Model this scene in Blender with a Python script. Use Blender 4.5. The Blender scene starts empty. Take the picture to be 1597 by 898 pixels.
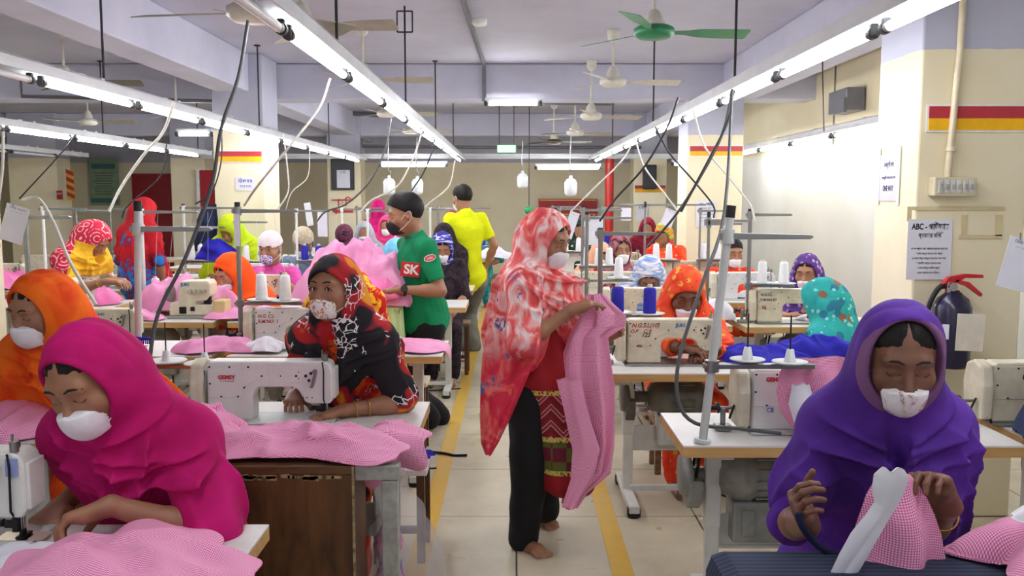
# garment factory floor
import bpy, bmesh, math, random
import numpy as np
from mathutils import Vector, Matrix
random.seed(7)
SC = bpy.context.scene
COL = SC.collection
PI = math.pi
F_PX, CX, CY, CAMZ = 1400.0, 798.5, 449.0, 1.6
TH = math.atan(139.0/1400.0)
def P(px, py, Y):
    dx = (px-CX)/F_PX; dy = -(py-CY)/F_PX
    w = (dx, math.cos(TH)+dy*math.sin(TH), -math.sin(TH)+dy*math.cos(TH))
    t = Y/w[1]
    return Vector((w[0]*t, Y, CAMZ+w[2]*t))
def Pz(px, py, Z):
    dx = (px-CX)/F_PX; dy = -(py-CY)/F_PX
    w = (dx, math.cos(TH)+dy*math.sin(TH), -math.sin(TH)+dy*math.cos(TH))
    t = (Z-CAMZ)/w[2]
    return Vector((w[0]*t, w[1]*t, Z))
V = Vector

# ---------------------------------------------------------------- materials
def srgb(c):
    if isinstance(c, str):
        c = c.lstrip('#'); c = [int(c[i:i+2], 16)/255 for i in (0, 2, 4)]
    return tuple((x/12.92 if x <= .04045 else ((x+.055)/1.055)**2.4) for x in c)+(1.0,)
class NT:
    def __init__(s, name, rough=.6, metal=0.0):
        s.m = bpy.data.materials.new(name); s.m.use_nodes = True
        s.t = s.m.node_tree; s.b = s.t.nodes['Principled BSDF']
        s.b.inputs['Roughness'].default_value = rough
        s.b.inputs['Metallic'].default_value = metal
        s.co = None
    def n(s, typ, **kw):
        nd = s.t.nodes.new('ShaderNode'+typ)
        for k, v in kw.items():
            if k in nd.inputs: 
                nd.inputs[k].default_value = v
            else: setattr(nd, k, v)
        return nd
    def l(s, a, b): s.t.links.new(a, b)
    def coord(s, kind='Object', scale=(1, 1, 1), rot=(0, 0, 0)):
        c = s.n('TexCoord'); mp = s.n('Mapping')
        mp.inputs['Scale'].default_value = scale; mp.inputs['Rotation'].default_value = rot
        s.l(c.outputs[kind], mp.inputs['Vector']); return mp.outputs[0]
    def noise(s, vec, scale, detail=2, distort=0, rough=.5):
        nd = s.n('TexNoise'); nd.inputs['Scale'].default_value = scale; nd.inputs['Detail'].default_value = detail
        nd.inputs['Distortion'].default_value = distort; nd.inputs['Roughness'].default_value = rough
        s.l(vec, nd.inputs['Vector']); return nd.outputs['Fac']
    def voro(s, vec, scale, feature='F1', out='Distance'):
        nd = s.n('TexVoronoi'); nd.feature = feature; nd.inputs['Scale'].default_value = scale
        s.l(vec, nd.inputs['Vector']); return nd.outputs[out]
    def ramp(s, fac, stops, interp='LINEAR'):
        r = s.n('ValToRGB'); r.color_ramp.interpolation = interp
        e = r.color_ramp.elements
        while len(e) > len(stops): e.remove(e[-1])
        while len(e) < len(stops): e.new(.5)
        for k, (p, c) in enumerate(stops): e[k].position = p; e[k].color = srgb(c)
        s.l(fac, r.inputs[0]); return r.outputs[0]
    def math(s, op, a, b=None, c=None):
        nd = s.n('Math'); nd.operation = op
        for i, x in enumerate((a, b, c)):
            if x is None: continue
            if isinstance(x, (int, float)): nd.inputs[i].default_value = x
            else: s.l(x, nd.inputs[i])
        return nd.outputs[0]
    def mix(s, fac, a, b):
        nd = s.n('Mix'); nd.data_type = 'RGBA'
        for i, x in ((0, fac), (6, a), (7, b)):
            if isinstance(x, (int, float)): nd.inputs[i].default_value = x
            elif isinstance(x, (str, tuple)): nd.inputs[i].default_value = srgb(x)
            else: s.l(x, nd.inputs[i])
        return nd.outputs[2]
    def base(s, c):
        if isinstance(c, (str, tuple)): s.b.inputs['Base Color'].default_value = srgb(c)
        else: s.l(c, s.b.inputs['Base Color'])
        return s
    def bump(s, h, strength=.3, dist=.002):
        b = s.n('Bump'); b.inputs['Strength'].default_value = strength; b.inputs['Distance'].default_value = dist
        s.l(h, b.inputs['Height']); s.l(b.outputs[0], s.b.inputs['Normal']); return s
    def sep(s, vec):
        x = s.n('SeparateXYZ'); s.l(vec, x.inputs[0]); return x.outputs
MC = {}
def flat(name, c, rough=.6, metal=0, wear=0.06, wscale=8, bumpy=0):
    """plain paint or plastic with a little dirt of its own"""
    if name in MC: return MC[name]
    n = NT(name, rough, metal); co = n.coord()
    f = n.noise(co, wscale, 4, 0, .6)
    cc = srgb(c)[:3]
    a = tuple(min(1, x*(1+wear)) for x in cc); b = tuple(x*(1-wear*2) for x in cc)
    r = n.n('ValToRGB'); r.color_ramp.elements[0].position = .35; r.color_ramp.elements[1].position = .62
    r.color_ramp.elements[0].color = b+(1,); r.color_ramp.elements[1].color = a+(1,)
    n.l(f, r.inputs[0]); n.base(r.outputs[0])
    if bumpy: n.bump(n.noise(co, bumpy, 3), .3, .002)
    MC[name] = n.m; return n.m
def fabric(name, stops, scale=12, detail=2, distort=1.0, rough=.85, weave=900, sheen=.3, interp='LINEAR', stretch=(1, 1, 1)):
    if name in MC: return MC[name]
    n = NT(name, rough); co = n.coord(scale=stretch)
    n.base(n.ramp(n.noise(co, scale, detail, distort), stops, interp))
    n.b.inputs['Specular IOR Level'].default_value = .25
    n.bump(n.noise(n.coord(), 45, 3), .25, .004)
    n.b.inputs['Subsurface Weight'].default_value = 0
    MC[name] = n.m; return n.m
def emis(name, c, s):
    if name in MC: return MC[name]
    n = NT(name); n.b.inputs['Emission Color'].default_value = srgb(c); n.b.inputs['Emission Strength'].default_value = s
    n.b.inputs['Base Color'].default_value = (.9, .9, .9, 1)
    MC[name] = n.m; return n.m

# ---------------------------------------------------------------- objects
def tag(o, label=None, cat=None, group=None, kind=None):
    if label: o['label'] = label
    if cat: o['category'] = cat
    if group: o['group'] = group
    if kind: o['kind'] = kind
    return o
def empty(name, loc, label=None, cat=None, group=None):
    o = bpy.data.objects.new(name, None); o.location = loc; o.empty_display_size = .1
    COL.objects.link(o); return tag(o, label, cat, group)
def copy_tree(o, parent=None):
    c = o.copy(); COL.objects.link(c)
    if parent: c.parent = parent
    for ch in [x for x in bpy.data.objects if x.parent == o]: copy_tree(ch, c)
    return c
class MB:
    """collects shapes in world space; build() links them as ONE mesh object with its origin at org"""
    def __init__(s): s.v = []; s.f = []; s.mi = []; s.sm = []; s.mats = []; s.cur = 0; s.uv = None
    def mat(s, m):
        if m not in s.mats: s.mats.append(m)
        s.cur = s.mats.index(m); return s
    def add(s, vs, fs, smooth=False):
        o = len(s.v); s.v.extend([tuple(v) for v in vs])
        for f in fs: s.f.append([i+o for i in f]); s.mi.append(s.cur); s.sm.append(smooth)
        return s
    def box(s, c, d, rot=None, bev=0):
        c = V(c); x, y, z = d[0]/2, d[1]/2, d[2]/2
        if bev:
            bm = bmesh.new(); bmesh.ops.create_cube(bm, size=1)
            for v in bm.verts: v.co = V((v.co.x*d[0], v.co.y*d[1], v.co.z*d[2]))
            bmesh.ops.bevel(bm, geom=list(bm.edges), offset=min(bev, min(d)*.45), segments=2, profile=.5, affect='EDGES')
            vs = [v.co.copy() for v in bm.verts]; bm.verts.index_update()
            fs = [[v.index for v in f.verts] for f in bm.faces]; bm.free()
        else:
            vs = [V((a*x, b*y, e*z)) for a in (-1, 1) for b in (-1, 1) for e in (-1, 1)]
            fs = [(0, 1, 3, 2), (4, 6, 7, 5), (0, 4, 5, 1), (2, 3, 7, 6), (0, 2, 6, 4), (1, 5, 7, 3)]
        if rot is not None: vs = [rot @ v for v in vs]
        return s.add([c+v for v in vs], fs)
    def cyl(s, a, b, ra, rb=None, n=12, caps=True, smooth=True):
        a, b = V(a), V(b); rb = ra if rb is None else rb
        d = (b-a).normalized(); u = d.orthogonal().normalized(); w = d.cross(u)
        vs = []
        for (q, r) in ((a, ra), (b, rb)):
            for i in range(n):
                t = 2*PI*i/n; vs.append(q+u*(r*math.cos(t))+w*(r*math.sin(t)))
        s.add(vs, [(i, (i+1) % n, n+(i+1) % n, n+i) for i in range(n)], smooth)
        if caps: 
            s.add(vs[:n], [tuple(range(n))[::-1]]); s.add(vs[n:], [tuple(range(n))])
        return s
    def tube(s, pts, r, n=6, caps=True):
        pts = [V(p) for p in pts]; m = len(pts); vs = []; u = None
        for i, p in enumerate(pts):
            d = (pts[min(i+1, m-1)]-pts[max(i-1, 0)])
            if d.length < 1e-9: d = V((0, 0, 1))
            d.normalize()
            if u is None: u = d.orthogonal().normalized()
            u = (u-d*u.dot(d))
            if u.length < 1e-6: u = d.orthogonal()
            u.normalize(); w = d.cross(u)
            rr = r[i] if isinstance(r, (list, tuple)) else r
            for k in range(n):
                t = 2*PI*k/n; vs.append(p+u*(rr*math.cos(t))+w*(rr*math.sin(t)))
        fs = [(i*n+k, i*n+(k+1) % n, (i+1)*n+(k+1) % n, (i+1)*n+k) for i in range(m-1) for k in range(n)]
        s.add(vs, fs, True)
        if caps: s.add(vs[:n], [tuple(range(n))[::-1]]); s.add(vs[-n:], [tuple(range(n))])
        return s
    def lathe(s, o, prof, axis=(0, 0, 1), n=20, smooth=True):
        o = V(o); d = V(axis).normalized(); u = d.orthogonal().normalized(); w = d.cross(u); vs = []
        for (r, h) in prof:
            for k in range(n):
                t = 2*PI*k/n; vs.append(o+d*h+u*(r*math.cos(t))+w*(r*math.sin(t)))
        fs = [(i*n+k, i*n+(k+1) % n, (i+1)*n+(k+1) % n, (i+1)*n+k) for i in range(len(prof)-1) for k in range(n)]
        s.add(vs, fs, smooth)
        if prof[0][0] > 1e-4: s.add(vs[:n], [tuple(range(n))[::-1]])
        if prof[-1][0] > 1e-4: s.add(vs[-n:], [tuple(range(n))])
        return s
    def prism(s, o, ux, uy, pts, th, bev=0):
        """outline pts in plane (ux,uy) at o, extruded by th both ways along the normal"""
        o, ux, uy = V(o), V(ux), V(uy); nn = ux.cross(uy).normalized()
        bm = bmesh.new()
        vs = [bm.verts.new(o+ux*p[0]+uy*p[1]-nn*(th/2)) for p in pts]
        f = bm.faces.new(vs); r = bmesh.ops.extrude_face_region(bm, geom=[f])
        for e in r['geom']:
            if isinstance(e, bmesh.types.BMVert): e.co += nn*th
        bmesh.ops.recalc_face_normals(bm, faces=bm.faces)
        if bev:
            es = [e for e in bm.edges if len(e.link_faces) == 2 and e.calc_face_angle(0) > .6]
            bmesh.ops.bevel(bm, geom=es, offset=bev, segments=3, profile=.5, affect='EDGES', clamp_overlap=True)
        bm.verts.index_update()
        s.add([v.co.copy() for v in bm.verts], [[v.index for v in f.verts] for f in bm.faces], False); bm.free()
        return s
    def build(s, name, m=None, parent=None, org=None):
        me = bpy.data.meshes.new(name)
        pw = None
        if parent is not None:
            pw = V(parent.location); q = parent.parent
            while q is not None: pw = pw+V(q.location); q = q.parent
        if org is None:
            if pw is not None: org = pw
            else:
                a = np.array(s.v); org = V(((a[:, 0].min()+a[:, 0].max())/2, (a[:, 1].min()+a[:, 1].max())/2, a[:, 2].min()))
        org = V(org)
        me.from_pydata([(v[0]-org[0], v[1]-org[1], v[2]-org[2]) for v in s.v], [], s.f)
        for mm in (s.mats or ([m] if m else [])): me.materials.append(mm)
        if m and s.mats and m not in s.mats: pass
        me.polygons.foreach_set('material_index', s.mi); me.polygons.foreach_set('use_smooth', s.sm)
        if s.uv is not None:
            lay = me.uv_layers.new(name='UVMap')
            li = np.zeros(len(me.loops), dtype=np.int32); me.loops.foreach_get('vertex_index', li)
            lay.data.foreach_set('uv', np.asarray(s.uv, dtype=np.float32)[li].ravel())
        me.validate(); me.update()
        ob = bpy.data.objects.new(name, me); COL.objects.link(ob)
        if parent is not None: ob.parent = parent; ob.location = org-pw
        else: ob.location = org
        return ob
def lettering(text, o, ux, uy, size, m, parent, name='lettering', align='CENTER', shear=0, bold=0, fit=None):
    """text as a mesh on the plane (ux,uy)"""
    cu = bpy.data.curves.new('t', 'FONT'); cu.body = text; cu.size = size; cu.align_x = align; cu.extrude = .0004
    cu.offset = bold; cu.shear = shear
    ob = bpy.data.objects.new('t', cu); COL.objects.link(ob)
    bpy.context.view_layer.update()
    dg = bpy.context.evaluated_depsgraph_get()
    me = bpy.data.meshes.new_from_object(ob.evaluated_get(dg))
    bpy.data.objects.remove(ob); bpy.data.curves.remove(cu)
    if len(me.vertices) == 0: return None
    o, ux, uy = V(o), V(ux).normalized(), V(uy).normalized(); nn = ux.cross(uy)
    k = 1.0
    if fit:
        xs = [v.co.x for v in me.vertices]; k = fit/max(1e-6, max(xs)-min(xs))
    pw = V(parent.location); q = parent.parent
    while q is not None: pw = pw+V(q.location); q = q.parent
    for v in me.vertices:
        c = v.co; v.co = o+ux*(c.x*k)+uy*c.y+nn*c.z-pw
    me.materials.clear(); me.materials.append(m); me.update()
    ob = bpy.data.objects.new(name, me); COL.objects.link(ob); ob.parent = parent
    return ob
def bez(pts, n=24):
    """catmull-rom through points"""
    pts = [V(p) for p in pts]; q = [pts[0]*2-pts[1]]+pts+[pts[-1]*2-pts[-2]]; out = []
    seg = len(pts)-1; m = max(2, n//seg)
    for i in range(seg):
        a, b, c, d = q[i:i+4]
        for k in range(m):
            t = k/m
            out.append(.5*((2*b)+(c-a)*t+(2*a-5*b+4*c-d)*t*t+(3*b-a-3*c+d)*t**3))
    out.append(pts[-1]); return out

# ---------------------------------------------------------------- signed distance modelling
def A3(v): return np.array(v, dtype=np.float32)
class SDF:
    def __init__(s): s.p = []
    def cap(s, a, b, ra, rb=None, k=.02, op='u'):
        s.p.append(('c', A3(a), A3(b), float(ra), float(ra if rb is None else rb), k, op)); return s
    def ell(s, c, r, M=None, k=.02, op='u'):
        """M rows = local axes in world"""
        s.p.append(('e', A3(c), A3(r), None if M is None else np.array(M, dtype=np.float32), None, k, op)); return s
    def box(s, c, h, M=None, r=.01, k=.01, op='u'):
        s.p.append(('b', A3(c), A3(h), None if M is None else np.array(M, dtype=np.float32), r, k, op)); return s
    def fn(s, f, k=.0, op='u'):
        s.p.append(('f', f, None, None, None, k, op)); return s
    def ev(s, X):
        d = None
        for t, a, b, c, e, k, op in s.p:
            if t == 'c':
                ab = b-a; L = float(ab@ab)+1e-12
                h = np.clip((X-a)@ab/L, 0, 1)
                q = X-a-h[:, None]*ab
                v = np.sqrt((q*q).sum(1))-(c+(e-c)*h)
            elif t == 'e':
                q = X-a
                if c is not None: q = q@c.T
                k0 = np.sqrt(((q/b)**2).sum(1)); k1 = np.sqrt(((q/(b*b))**2).sum(1))+1e-6
                v = k0*(k0-1)/k1
            elif t == 'b':
                q = X-a
                if c is not None: q = q@c.T
                q = np.abs(q)-(b-e); v = np.sqrt((np.maximum(q, 0)**2).sum(1))+np.minimum(q.max(1), 0)-e
            else: v = a(X)
            if d is None: d = v; continue
            if op == 'u':
                if k > 0:
                    h = np.maximum(k-np.abs(d-v), 0)/k; d = np.minimum(d, v)-h*h*k*.25
                else: d = np.minimum(d, v)
            elif op == 's':
                v = -v
                if k > 0:
                    h = np.maximum(k-np.abs(d-v), 0)/k; d = np.maximum(d, v)+h*h*k*.25
                else: d = np.maximum(d, v)
            elif op == 'i':
                d = np.maximum(d, v)
            elif op == 'd': d = d+v
        return d
    def bounds(s, pad):
        lo = np.full(3, 1e9); hi = -lo
        for t, a, b, c, e, k, op in s.p:
            if op != 'u': continue
            if t == 'c':
                r = max(c, e); lo = np.minimum(lo, np.minimum(a, b)-r); hi = np.maximum(hi, np.maximum(a, b)+r)
            elif t in 'eb':
                r = float(np.max(b)); lo = np.minimum(lo, a-r); hi = np.maximum(hi, a+r)
        return lo-pad, hi+pad
def surfnet(field, lo, hi, h, cut=.03):
    """surface nets of a field function on a box; returns verts, quads"""
    lo = np.array(lo, dtype=np.float64); hi = np.array(hi, dtype=np.float64)
    S = 4; n = np.ceil((hi-lo)/(h*S)).astype(int)+1
    ax = [lo[i]+np.arange(n[i])*h*S for i in range(3)]
    G = np.stack(np.meshgrid(*ax, indexing='ij'), -1).reshape(-1, 3).astype(np.float32)
    Dc = field(G).reshape(n)
    near = np.abs(Dc) < h*S*1.9+cut
    # cells touching near nodes
    cell = np.zeros(np.array(n)-1, bool)
    for i in (0, 1):
        for j in (0, 1):
            for k in (0, 1):
                cell |= near[i:n[0]-1+i, j:n[1]-1+j, k:n[2]-1+k]
    N = (n-1)*S+1
    D = np.repeat(np.repeat(np.repeat(Dc[:-1, :-1, :-1], S, 0), S, 1), S, 2)
    D = np.pad(D, ((0, 1), (0, 1), (0, 1)), mode='edge').astype(np.float32)
    M = np.zeros(N, bool)
    Mc = np.repeat(np.repeat(np.repeat(cell, S, 0), S, 1), S, 2)
    M[:-1, :-1, :-1] |= Mc; M[1:, :-1, :-1] |= Mc; M[:-1, 1:, :-1] |= Mc; M[:-1, :-1, 1:] |= Mc
    M[1:, 1:, :-1] |= Mc; M[1:, :-1, 1:] |= Mc; M[:-1, 1:, 1:] |= Mc; M[1:, 1:, 1:] |= Mc
    idx = np.argwhere(M)
    if len(idx) == 0: return np.zeros((0, 3)), np.zeros((0, 4), int)
    pts = (lo+idx*h).astype(np.float32)
    vals = np.concatenate([field(pts[i:i+200000]) for i in range(0, len(pts), 200000)])
    D[M] = vals
    In = D < 0
    c8 = np.zeros(N-1, np.int8)
    for i in (0, 1):
        for j in (0, 1):
            for k in (0, 1): c8 += In[i:N[0]-1+i, j:N[1]-1+j, k:N[2]-1+k]
    act = (c8 > 0) & (c8 < 8)
    ci = np.argwhere(act); vid = np.full(N-1, -1, np.int64); vid[act] = np.arange(len(ci))
    acc = np.zeros((len(ci), 3)); cnt = np.zeros(len(ci))
    off = [(0, 0, 0), (1, 0, 0), (0, 1, 0), (1, 1, 0), (0, 0, 1), (1, 0, 1), (0, 1, 1), (1, 1, 1)]
    E = [(0, 1), (2, 3), (4, 5), (6, 7), (0, 2), (1, 3), (4, 6), (5, 7), (0, 4), (1, 5), (2, 6), (3, 7)]
    for a, b in E:
        oa, ob = np.array(off[a]), np.array(off[b])
        ia = ci+oa; ib = ci+ob
        da = D[ia[:, 0], ia[:, 1], ia[:, 2]]; db = D[ib[:, 0], ib[:, 1], ib[:, 2]]
        x = (da < 0) != (db < 0)
        t = np.where(x, da/np.where(x, da-db, 1), 0)
        acc += np.where(x[:, None], oa+(ob-oa)*t[:, None], 0); cnt += x
    verts = lo+(ci+acc/cnt[:, None])*h
    Q = []
    for d in range(3):
        a = [slice(None)]*3; b = [slice(None)]*3
        a[d] = slice(0, -1); b[d] = slice(1, None)
        x = In[tuple(a)] != In[tuple(b)]
        s0 = In[tuple(a)]
        u, w = (d+1) % 3, (d+2) % 3
        e = np.argwhere(x); e = e[(e[:, u] > 0) & (e[:, w] > 0) & (e[:, u] < N[u]-1) & (e[:, w] < N[w]-1)]
        fl = s0[e[:, 0], e[:, 1], e[:, 2]]
        def vv(du, dw):
            q = e.copy(); q[:, u] -= du; q[:, w] -= dw
            return vid[q[:, 0], q[:, 1], q[:, 2]]
        q = np.stack([vv(1, 1), vv(0, 1), vv(0, 0), vv(1, 0)], 1)
        q[~fl] = q[~fl][:, ::-1]
        Q.append(q)
    Q = np.concatenate(Q); Q = Q[(Q >= 0).all(1)]
    return verts, Q
def mesh_np(name, chunks, m, parent=None, org=None, extra=None):
    """chunks = [(verts, faces)]; one smooth mesh object"""
    vs, fs, o = [], [], 0
    for a, b in chunks:
        if len(a) == 0: continue
        vs.append(a); fs.append(b+o); o += len(a)
    if not vs: return None
    vs = np.concatenate(vs); fs = np.concatenate(fs)
    pw = None
    if parent is not None: 
        pw = V(parent.location); q = parent.parent
        while q is not None: pw = pw+V(q.location); q = q.parent
    if org is None: org = pw if pw is not None else V(((vs[:, 0].min()+vs[:, 0].max())/2, (vs[:, 1].min()+vs[:, 1].max())/2, vs[:, 2].min()))
    me = bpy.data.meshes.new(name)
    me.vertices.add(len(vs)); me.vertices.foreach_set('co', (vs-np.array(org)).astype(np.float32).ravel())
    me.loops.add(fs.size); me.loops.foreach_set('vertex_index', fs.astype(np.int32).ravel())
    me.polygons.add(len(fs)); me.polygons.foreach_set('loop_start', (np.arange(len(fs))*4).astype(np.int32))
    me.update(calc_edges=True); me.polygons.foreach_set('use_smooth', np.ones(len(fs), bool))
    for mm in (m if isinstance(m, (list, tuple)) else [m]): me.materials.append(mm)
    ob = bpy.data.objects.new(name, me); COL.objects.link(ob)
    if parent is not None: ob.parent = parent; ob.location = V(org)-pw
    else: ob.location = org
    return ob
def sdf_obj(name, s, h, m, parent=None, lo=None, hi=None, cut=.03):
    if lo is None: lo, hi = s.bounds(.02+cut)
    return mesh_np(name, [surfnet(s.ev, lo, hi, h, cut)], m, parent)
def wn(X, f, seed=0):
    """smooth pseudo noise in about -1..1"""
    r = np.random.RandomState(seed); o = 0
    for i in range(4):
        a = r.randn(3); a *= f*(1+.5*i)/np.linalg.norm(a)
        o = o+np.sin(X@a.astype(np.float32)+r.rand()*6.28)/(1+.4*i)
    return o/2.2
# ================================================================ the room
def paint_mat():
    n = NT('wall_paint', .55); co = n.coord(); z = n.sep(co)[2]
    f = n.noise(co, 1.3, 4, 0, .6)
    cream = n.ramp(f, [(.3, '#e4d9b4'), (.65, '#f0e8cc')]); grey = n.ramp(f, [(.3, '#b3b5c6'), (.7, '#c3c5d4')])
    z2 = n.math('ADD', z, n.math('MULTIPLY', n.noise(co, 9, 2), .02))
    c = n.mix(n.math('GREATER_THAN', z2, 2.325), cream, grey)
    sm = n.math('MULTIPLY', n.math('GREATER_THAN', n.noise(n.coord(scale=(1, 1, .4)), 3, 6, .2, .75), .69), .14)
    n.base(n.mix(sm, c, '#a99b78')); n.bump(n.noise(co, 25, 3), .12, .004); return n.m
M_wall = paint_mat()
def ceil_mat():
    n = NT('ceiling_paint', .7); co = n.coord(); f = n.noise(co, 1.1, 5, .3, .65)
    n.base(n.ramp(f, [(.3, '#bebed0'), (.7, '#d0d1e1')])); n.bump(n.noise(co, 18, 3), .15, .004); return n.m
M_ceil = ceil_mat()
def floor_mat():
    n = NT('terrazzo_tiles', .38); co = n.coord(); s = n.sep(co)
    base = n.ramp(n.noise(co, 2.2, 5, .2, .65), [(.3, '#b9ae95'), (.7, '#d2c8b0')])
    sp = n.voro(co, 160, out='Distance'); spk = n.ramp(sp, [(.0, '#8d8474'), (.22, '#ffffff')])
    m = n.n('Mix'); m.data_type = 'RGBA'; m.blend_type = 'MULTIPLY'; m.inputs[0].default_value = .35
    n.l(base, m.inputs[6]); n.l(spk, m.inputs[7])
    gx = n.math('ABSOLUTE', n.math('SUBTRACT', n.math('FRACT', n.math('MULTIPLY', n.math('SUBTRACT', s[0], .02), 1/.91)), .5))
    gy = n.math('ABSOLUTE', n.math('SUBTRACT', n.math('FRACT', n.math('MULTIPLY', n.math('SUBTRACT', s[1], 4.41), 1/.8)), .5))
    g = n.math('GREATER_THAN', n.math('MAXIMUM', gx, gy), .4955)
    stain = n.math('MULTIPLY', n.math('GREATER_THAN', n.noise(co, 7, 6, .4, .7), .66), .18)
    c = n.mix(stain, m.outputs[2], '#857a66')
    n.base(n.mix(g, c, '#4a4438')); n.bump(n.noise(co, 60, 2), .05, .002)
    n.l(n.ramp(n.noise(co, 3, 4), [(.3, '#8a8a8a'), (.7, '#b0b0b0')]), n.b.inputs['Roughness']); return n.m
M_floor = floor_mat()
ZC, ZB = 3.1, 2.71
def st(name, mb, m): return tag(mb.build(name, m, org=(0, 0, 0)), kind='structure')
st('floor', MB().box((-3, 7.5, -.05), (13.4, 21.4, .1)), M_floor)
st('ceiling', MB().box((-3, 7.5, ZC+.05), (13.4, 21.4, .1)), M_ceil)
M_rwall = None
def rw_mat():
    n = NT('right_wall_paint', .45); co = n.coord(); z = n.sep(co)[2]
    a = n.ramp(n.noise(co, 1.2, 4), [(.3, '#bdbdb2'), (.7, '#cccbc3')])
    b = n.ramp(n.noise(co, 1.2, 4), [(.3, '#dacfaa'), (.7, '#e6dcbd')])
    n.base(n.mix(n.math('GREATER_THAN', z, 2.16), a, b)); return n.m
st('wall_right', MB().box((3.5, 7.5, 1.55), (.2, 21.4, 3.1)), rw_mat())
st('wall_left', MB().box((-9.6, 7.5, 1.55), (.2, 21.4, 3.1)), M_wall)
st('wall_back', MB().box((-3, 18.1, 1.55), (13.4, .2, 3.1)), M_wall)
# side beams over the column rows, and cross beams
for x0, x1 in ((2.36, 2.72), (-3.08, -2.74)):
    st('beam', MB().box(((x0+x1)/2, 7.5, (ZB+ZC)/2), (x1-x0, 21, ZC-ZB), bev=.012), M_ceil)
for y in (10.2, 16.0):
    st('beam', MB().box((-3, y+.2, (ZB+ZC)/2-.004), (12.9, .4, ZC-ZB), bev=.012), M_ceil)
for (x0, x1, y0, y1) in ((1.97, 2.51, 4.4, 4.9), (1.97, 2.6, 10.2, 10.75), (2.14, 2.72, 15.9, 16.4), (-3.13, -2.6, 9.5, 10.1), (-3.25, -2.78, 4.4, 4.9),
                         (-3.25, -2.66, 15.9, 16.4), (-8.85, -8.0, 15.9, 16.4), (-6.0, -5.4, 15.9, 16.4)):
    st('column', MB().box(((x0+x1)/2, (y0+y1)/2, ZC/2), (x1-x0, y1-y0, ZC-.004), bev=.01), M_wall)
# joints and skirting on the walls
M_line = flat('joint_grey', '#77776f', .6)
M_skirt = flat('skirting_tile', '#8d7f6b', .4)
st('trim_1', MB().box((3.395, 9.6, 2.62), (.01, .025, .9)), M_line)
st('baseboard_right', MB().box((3.39, 7.5, .05), (.02, 21, .1)), M_skirt)
st('baseboard_back', MB().box((-3, 17.99, .05), (12.8, .02, .1)), M_skirt)
st('baseboard_left', MB().box((-9.49, 7.5, .05), (.02, 21, .1)), M_skirt)
# worn yellow floor lines
def yl():
    n = NT('worn_yellow_line', .45); co = n.coord()
    n.base(n.ramp(n.noise(co, 14, 6, .4, .7), [(.38, '#c9ab4c'), (.55, '#d9a92f'), (.68, '#c2b48c')])); return n.m
M_yl = yl()
for x, x2 in ((-.46, -.40), (.43, .50)):
    st('trim_2', MB().add([(x-.02, -2, .003), (x+.075, -2, .003), (x2+.07, 17.8, .003), (x2-.02, 17.8, .003)], [(0, 1, 2, 3)]), M_yl)

# red door, far left
M_red = flat('red_paint', '#a11f2b', .4); M_white = flat('white_enamel', '#e9e9e6', .35); M_dark = flat('dark_plastic', '#1b1b1e', .45)
M_steel = flat('dull_steel', '#8d8f8d', .38, .85); M_wsteel = flat('grey_enamel', '#c9ccca', .4); M_black = flat('black_rubber', '#101012', .6)
M_chrome = flat('bright_steel', '#c8c8c6', .22, 1.0)
st('door_1', MB().mat(M_red).box((-5.0, 15.86, 1.05), (.95, .05, 2.1), bev=.01).mat(M_white).box((-5.5, 15.86, 1.06), (.05, .08, 2.12)).box((-4.5, 15.86, 1.06), (.05, .08, 2.12)), M_red)
st('door_2', MB().mat(M_red).box((-7.0, 17.96, 1.05), (1.1, .05, 2.1), bev=.01), M_red)

# ---------------------------------------------------------------- light rails
M_tube = emis('lit_fluorescent', '#fbfbff', 46.0)
M_off = flat('unlit_tube_glass', '#dfe0e2', .15)
M_rail = flat('rail_enamel', '#d2d5d8', .4, 0, .05, 3); M_hold = flat('lamp_holder', '#3c3d3e', .5); M_cap = flat('tube_cap', '#b9b9b4', .3, .6)
ORD = ['first', 'second', 'third', 'fourth', 'fifth', 'sixth', 'seventh', 'eighth', 'ninth', 'tenth', 'eleventh', 'twelfth', 'thirteenth', 'fourteenth', 'fifteenth', 'sixteenth']
def ordn(i): return ORD[i] if i < len(ORD) else str(i+1)+'th'
def tube_light(a, b, label, lit=True, group=None, z_up=.045, side=0):
    """batten light: holders at both ends, tube between"""
    a, b = V(a), V(b); d = (b-a).normalized()
    r = empty('ceiling_tube_light', (a+b)/2, label, 'tube light', group)
    w = d.cross(V((0, 0, 1))).normalized()
    MB().cyl(a+d*.03, b-d*.03, .017, n=10).build('tube', M_tube if lit else M_off, r)
    for q, e in ((a+d*.012, a+d*.04), (b-d*.04, b-d*.012)): MB().cyl(q, e, .0185, n=10).build('end_cap', M_cap, r)
    for q, s in ((a, 1), (b, -1)):
        MB().box(q+V((0, 0, .01)), (.03, .03, .05), rot=Matrix.Rotation(math.atan2(d.y, d.x), 3, 'Z'), bev=.006).cyl(q-d*.006, q+d*.018, .023, n=12).build('lamp_holder', M_hold, r)
    return r
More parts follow.
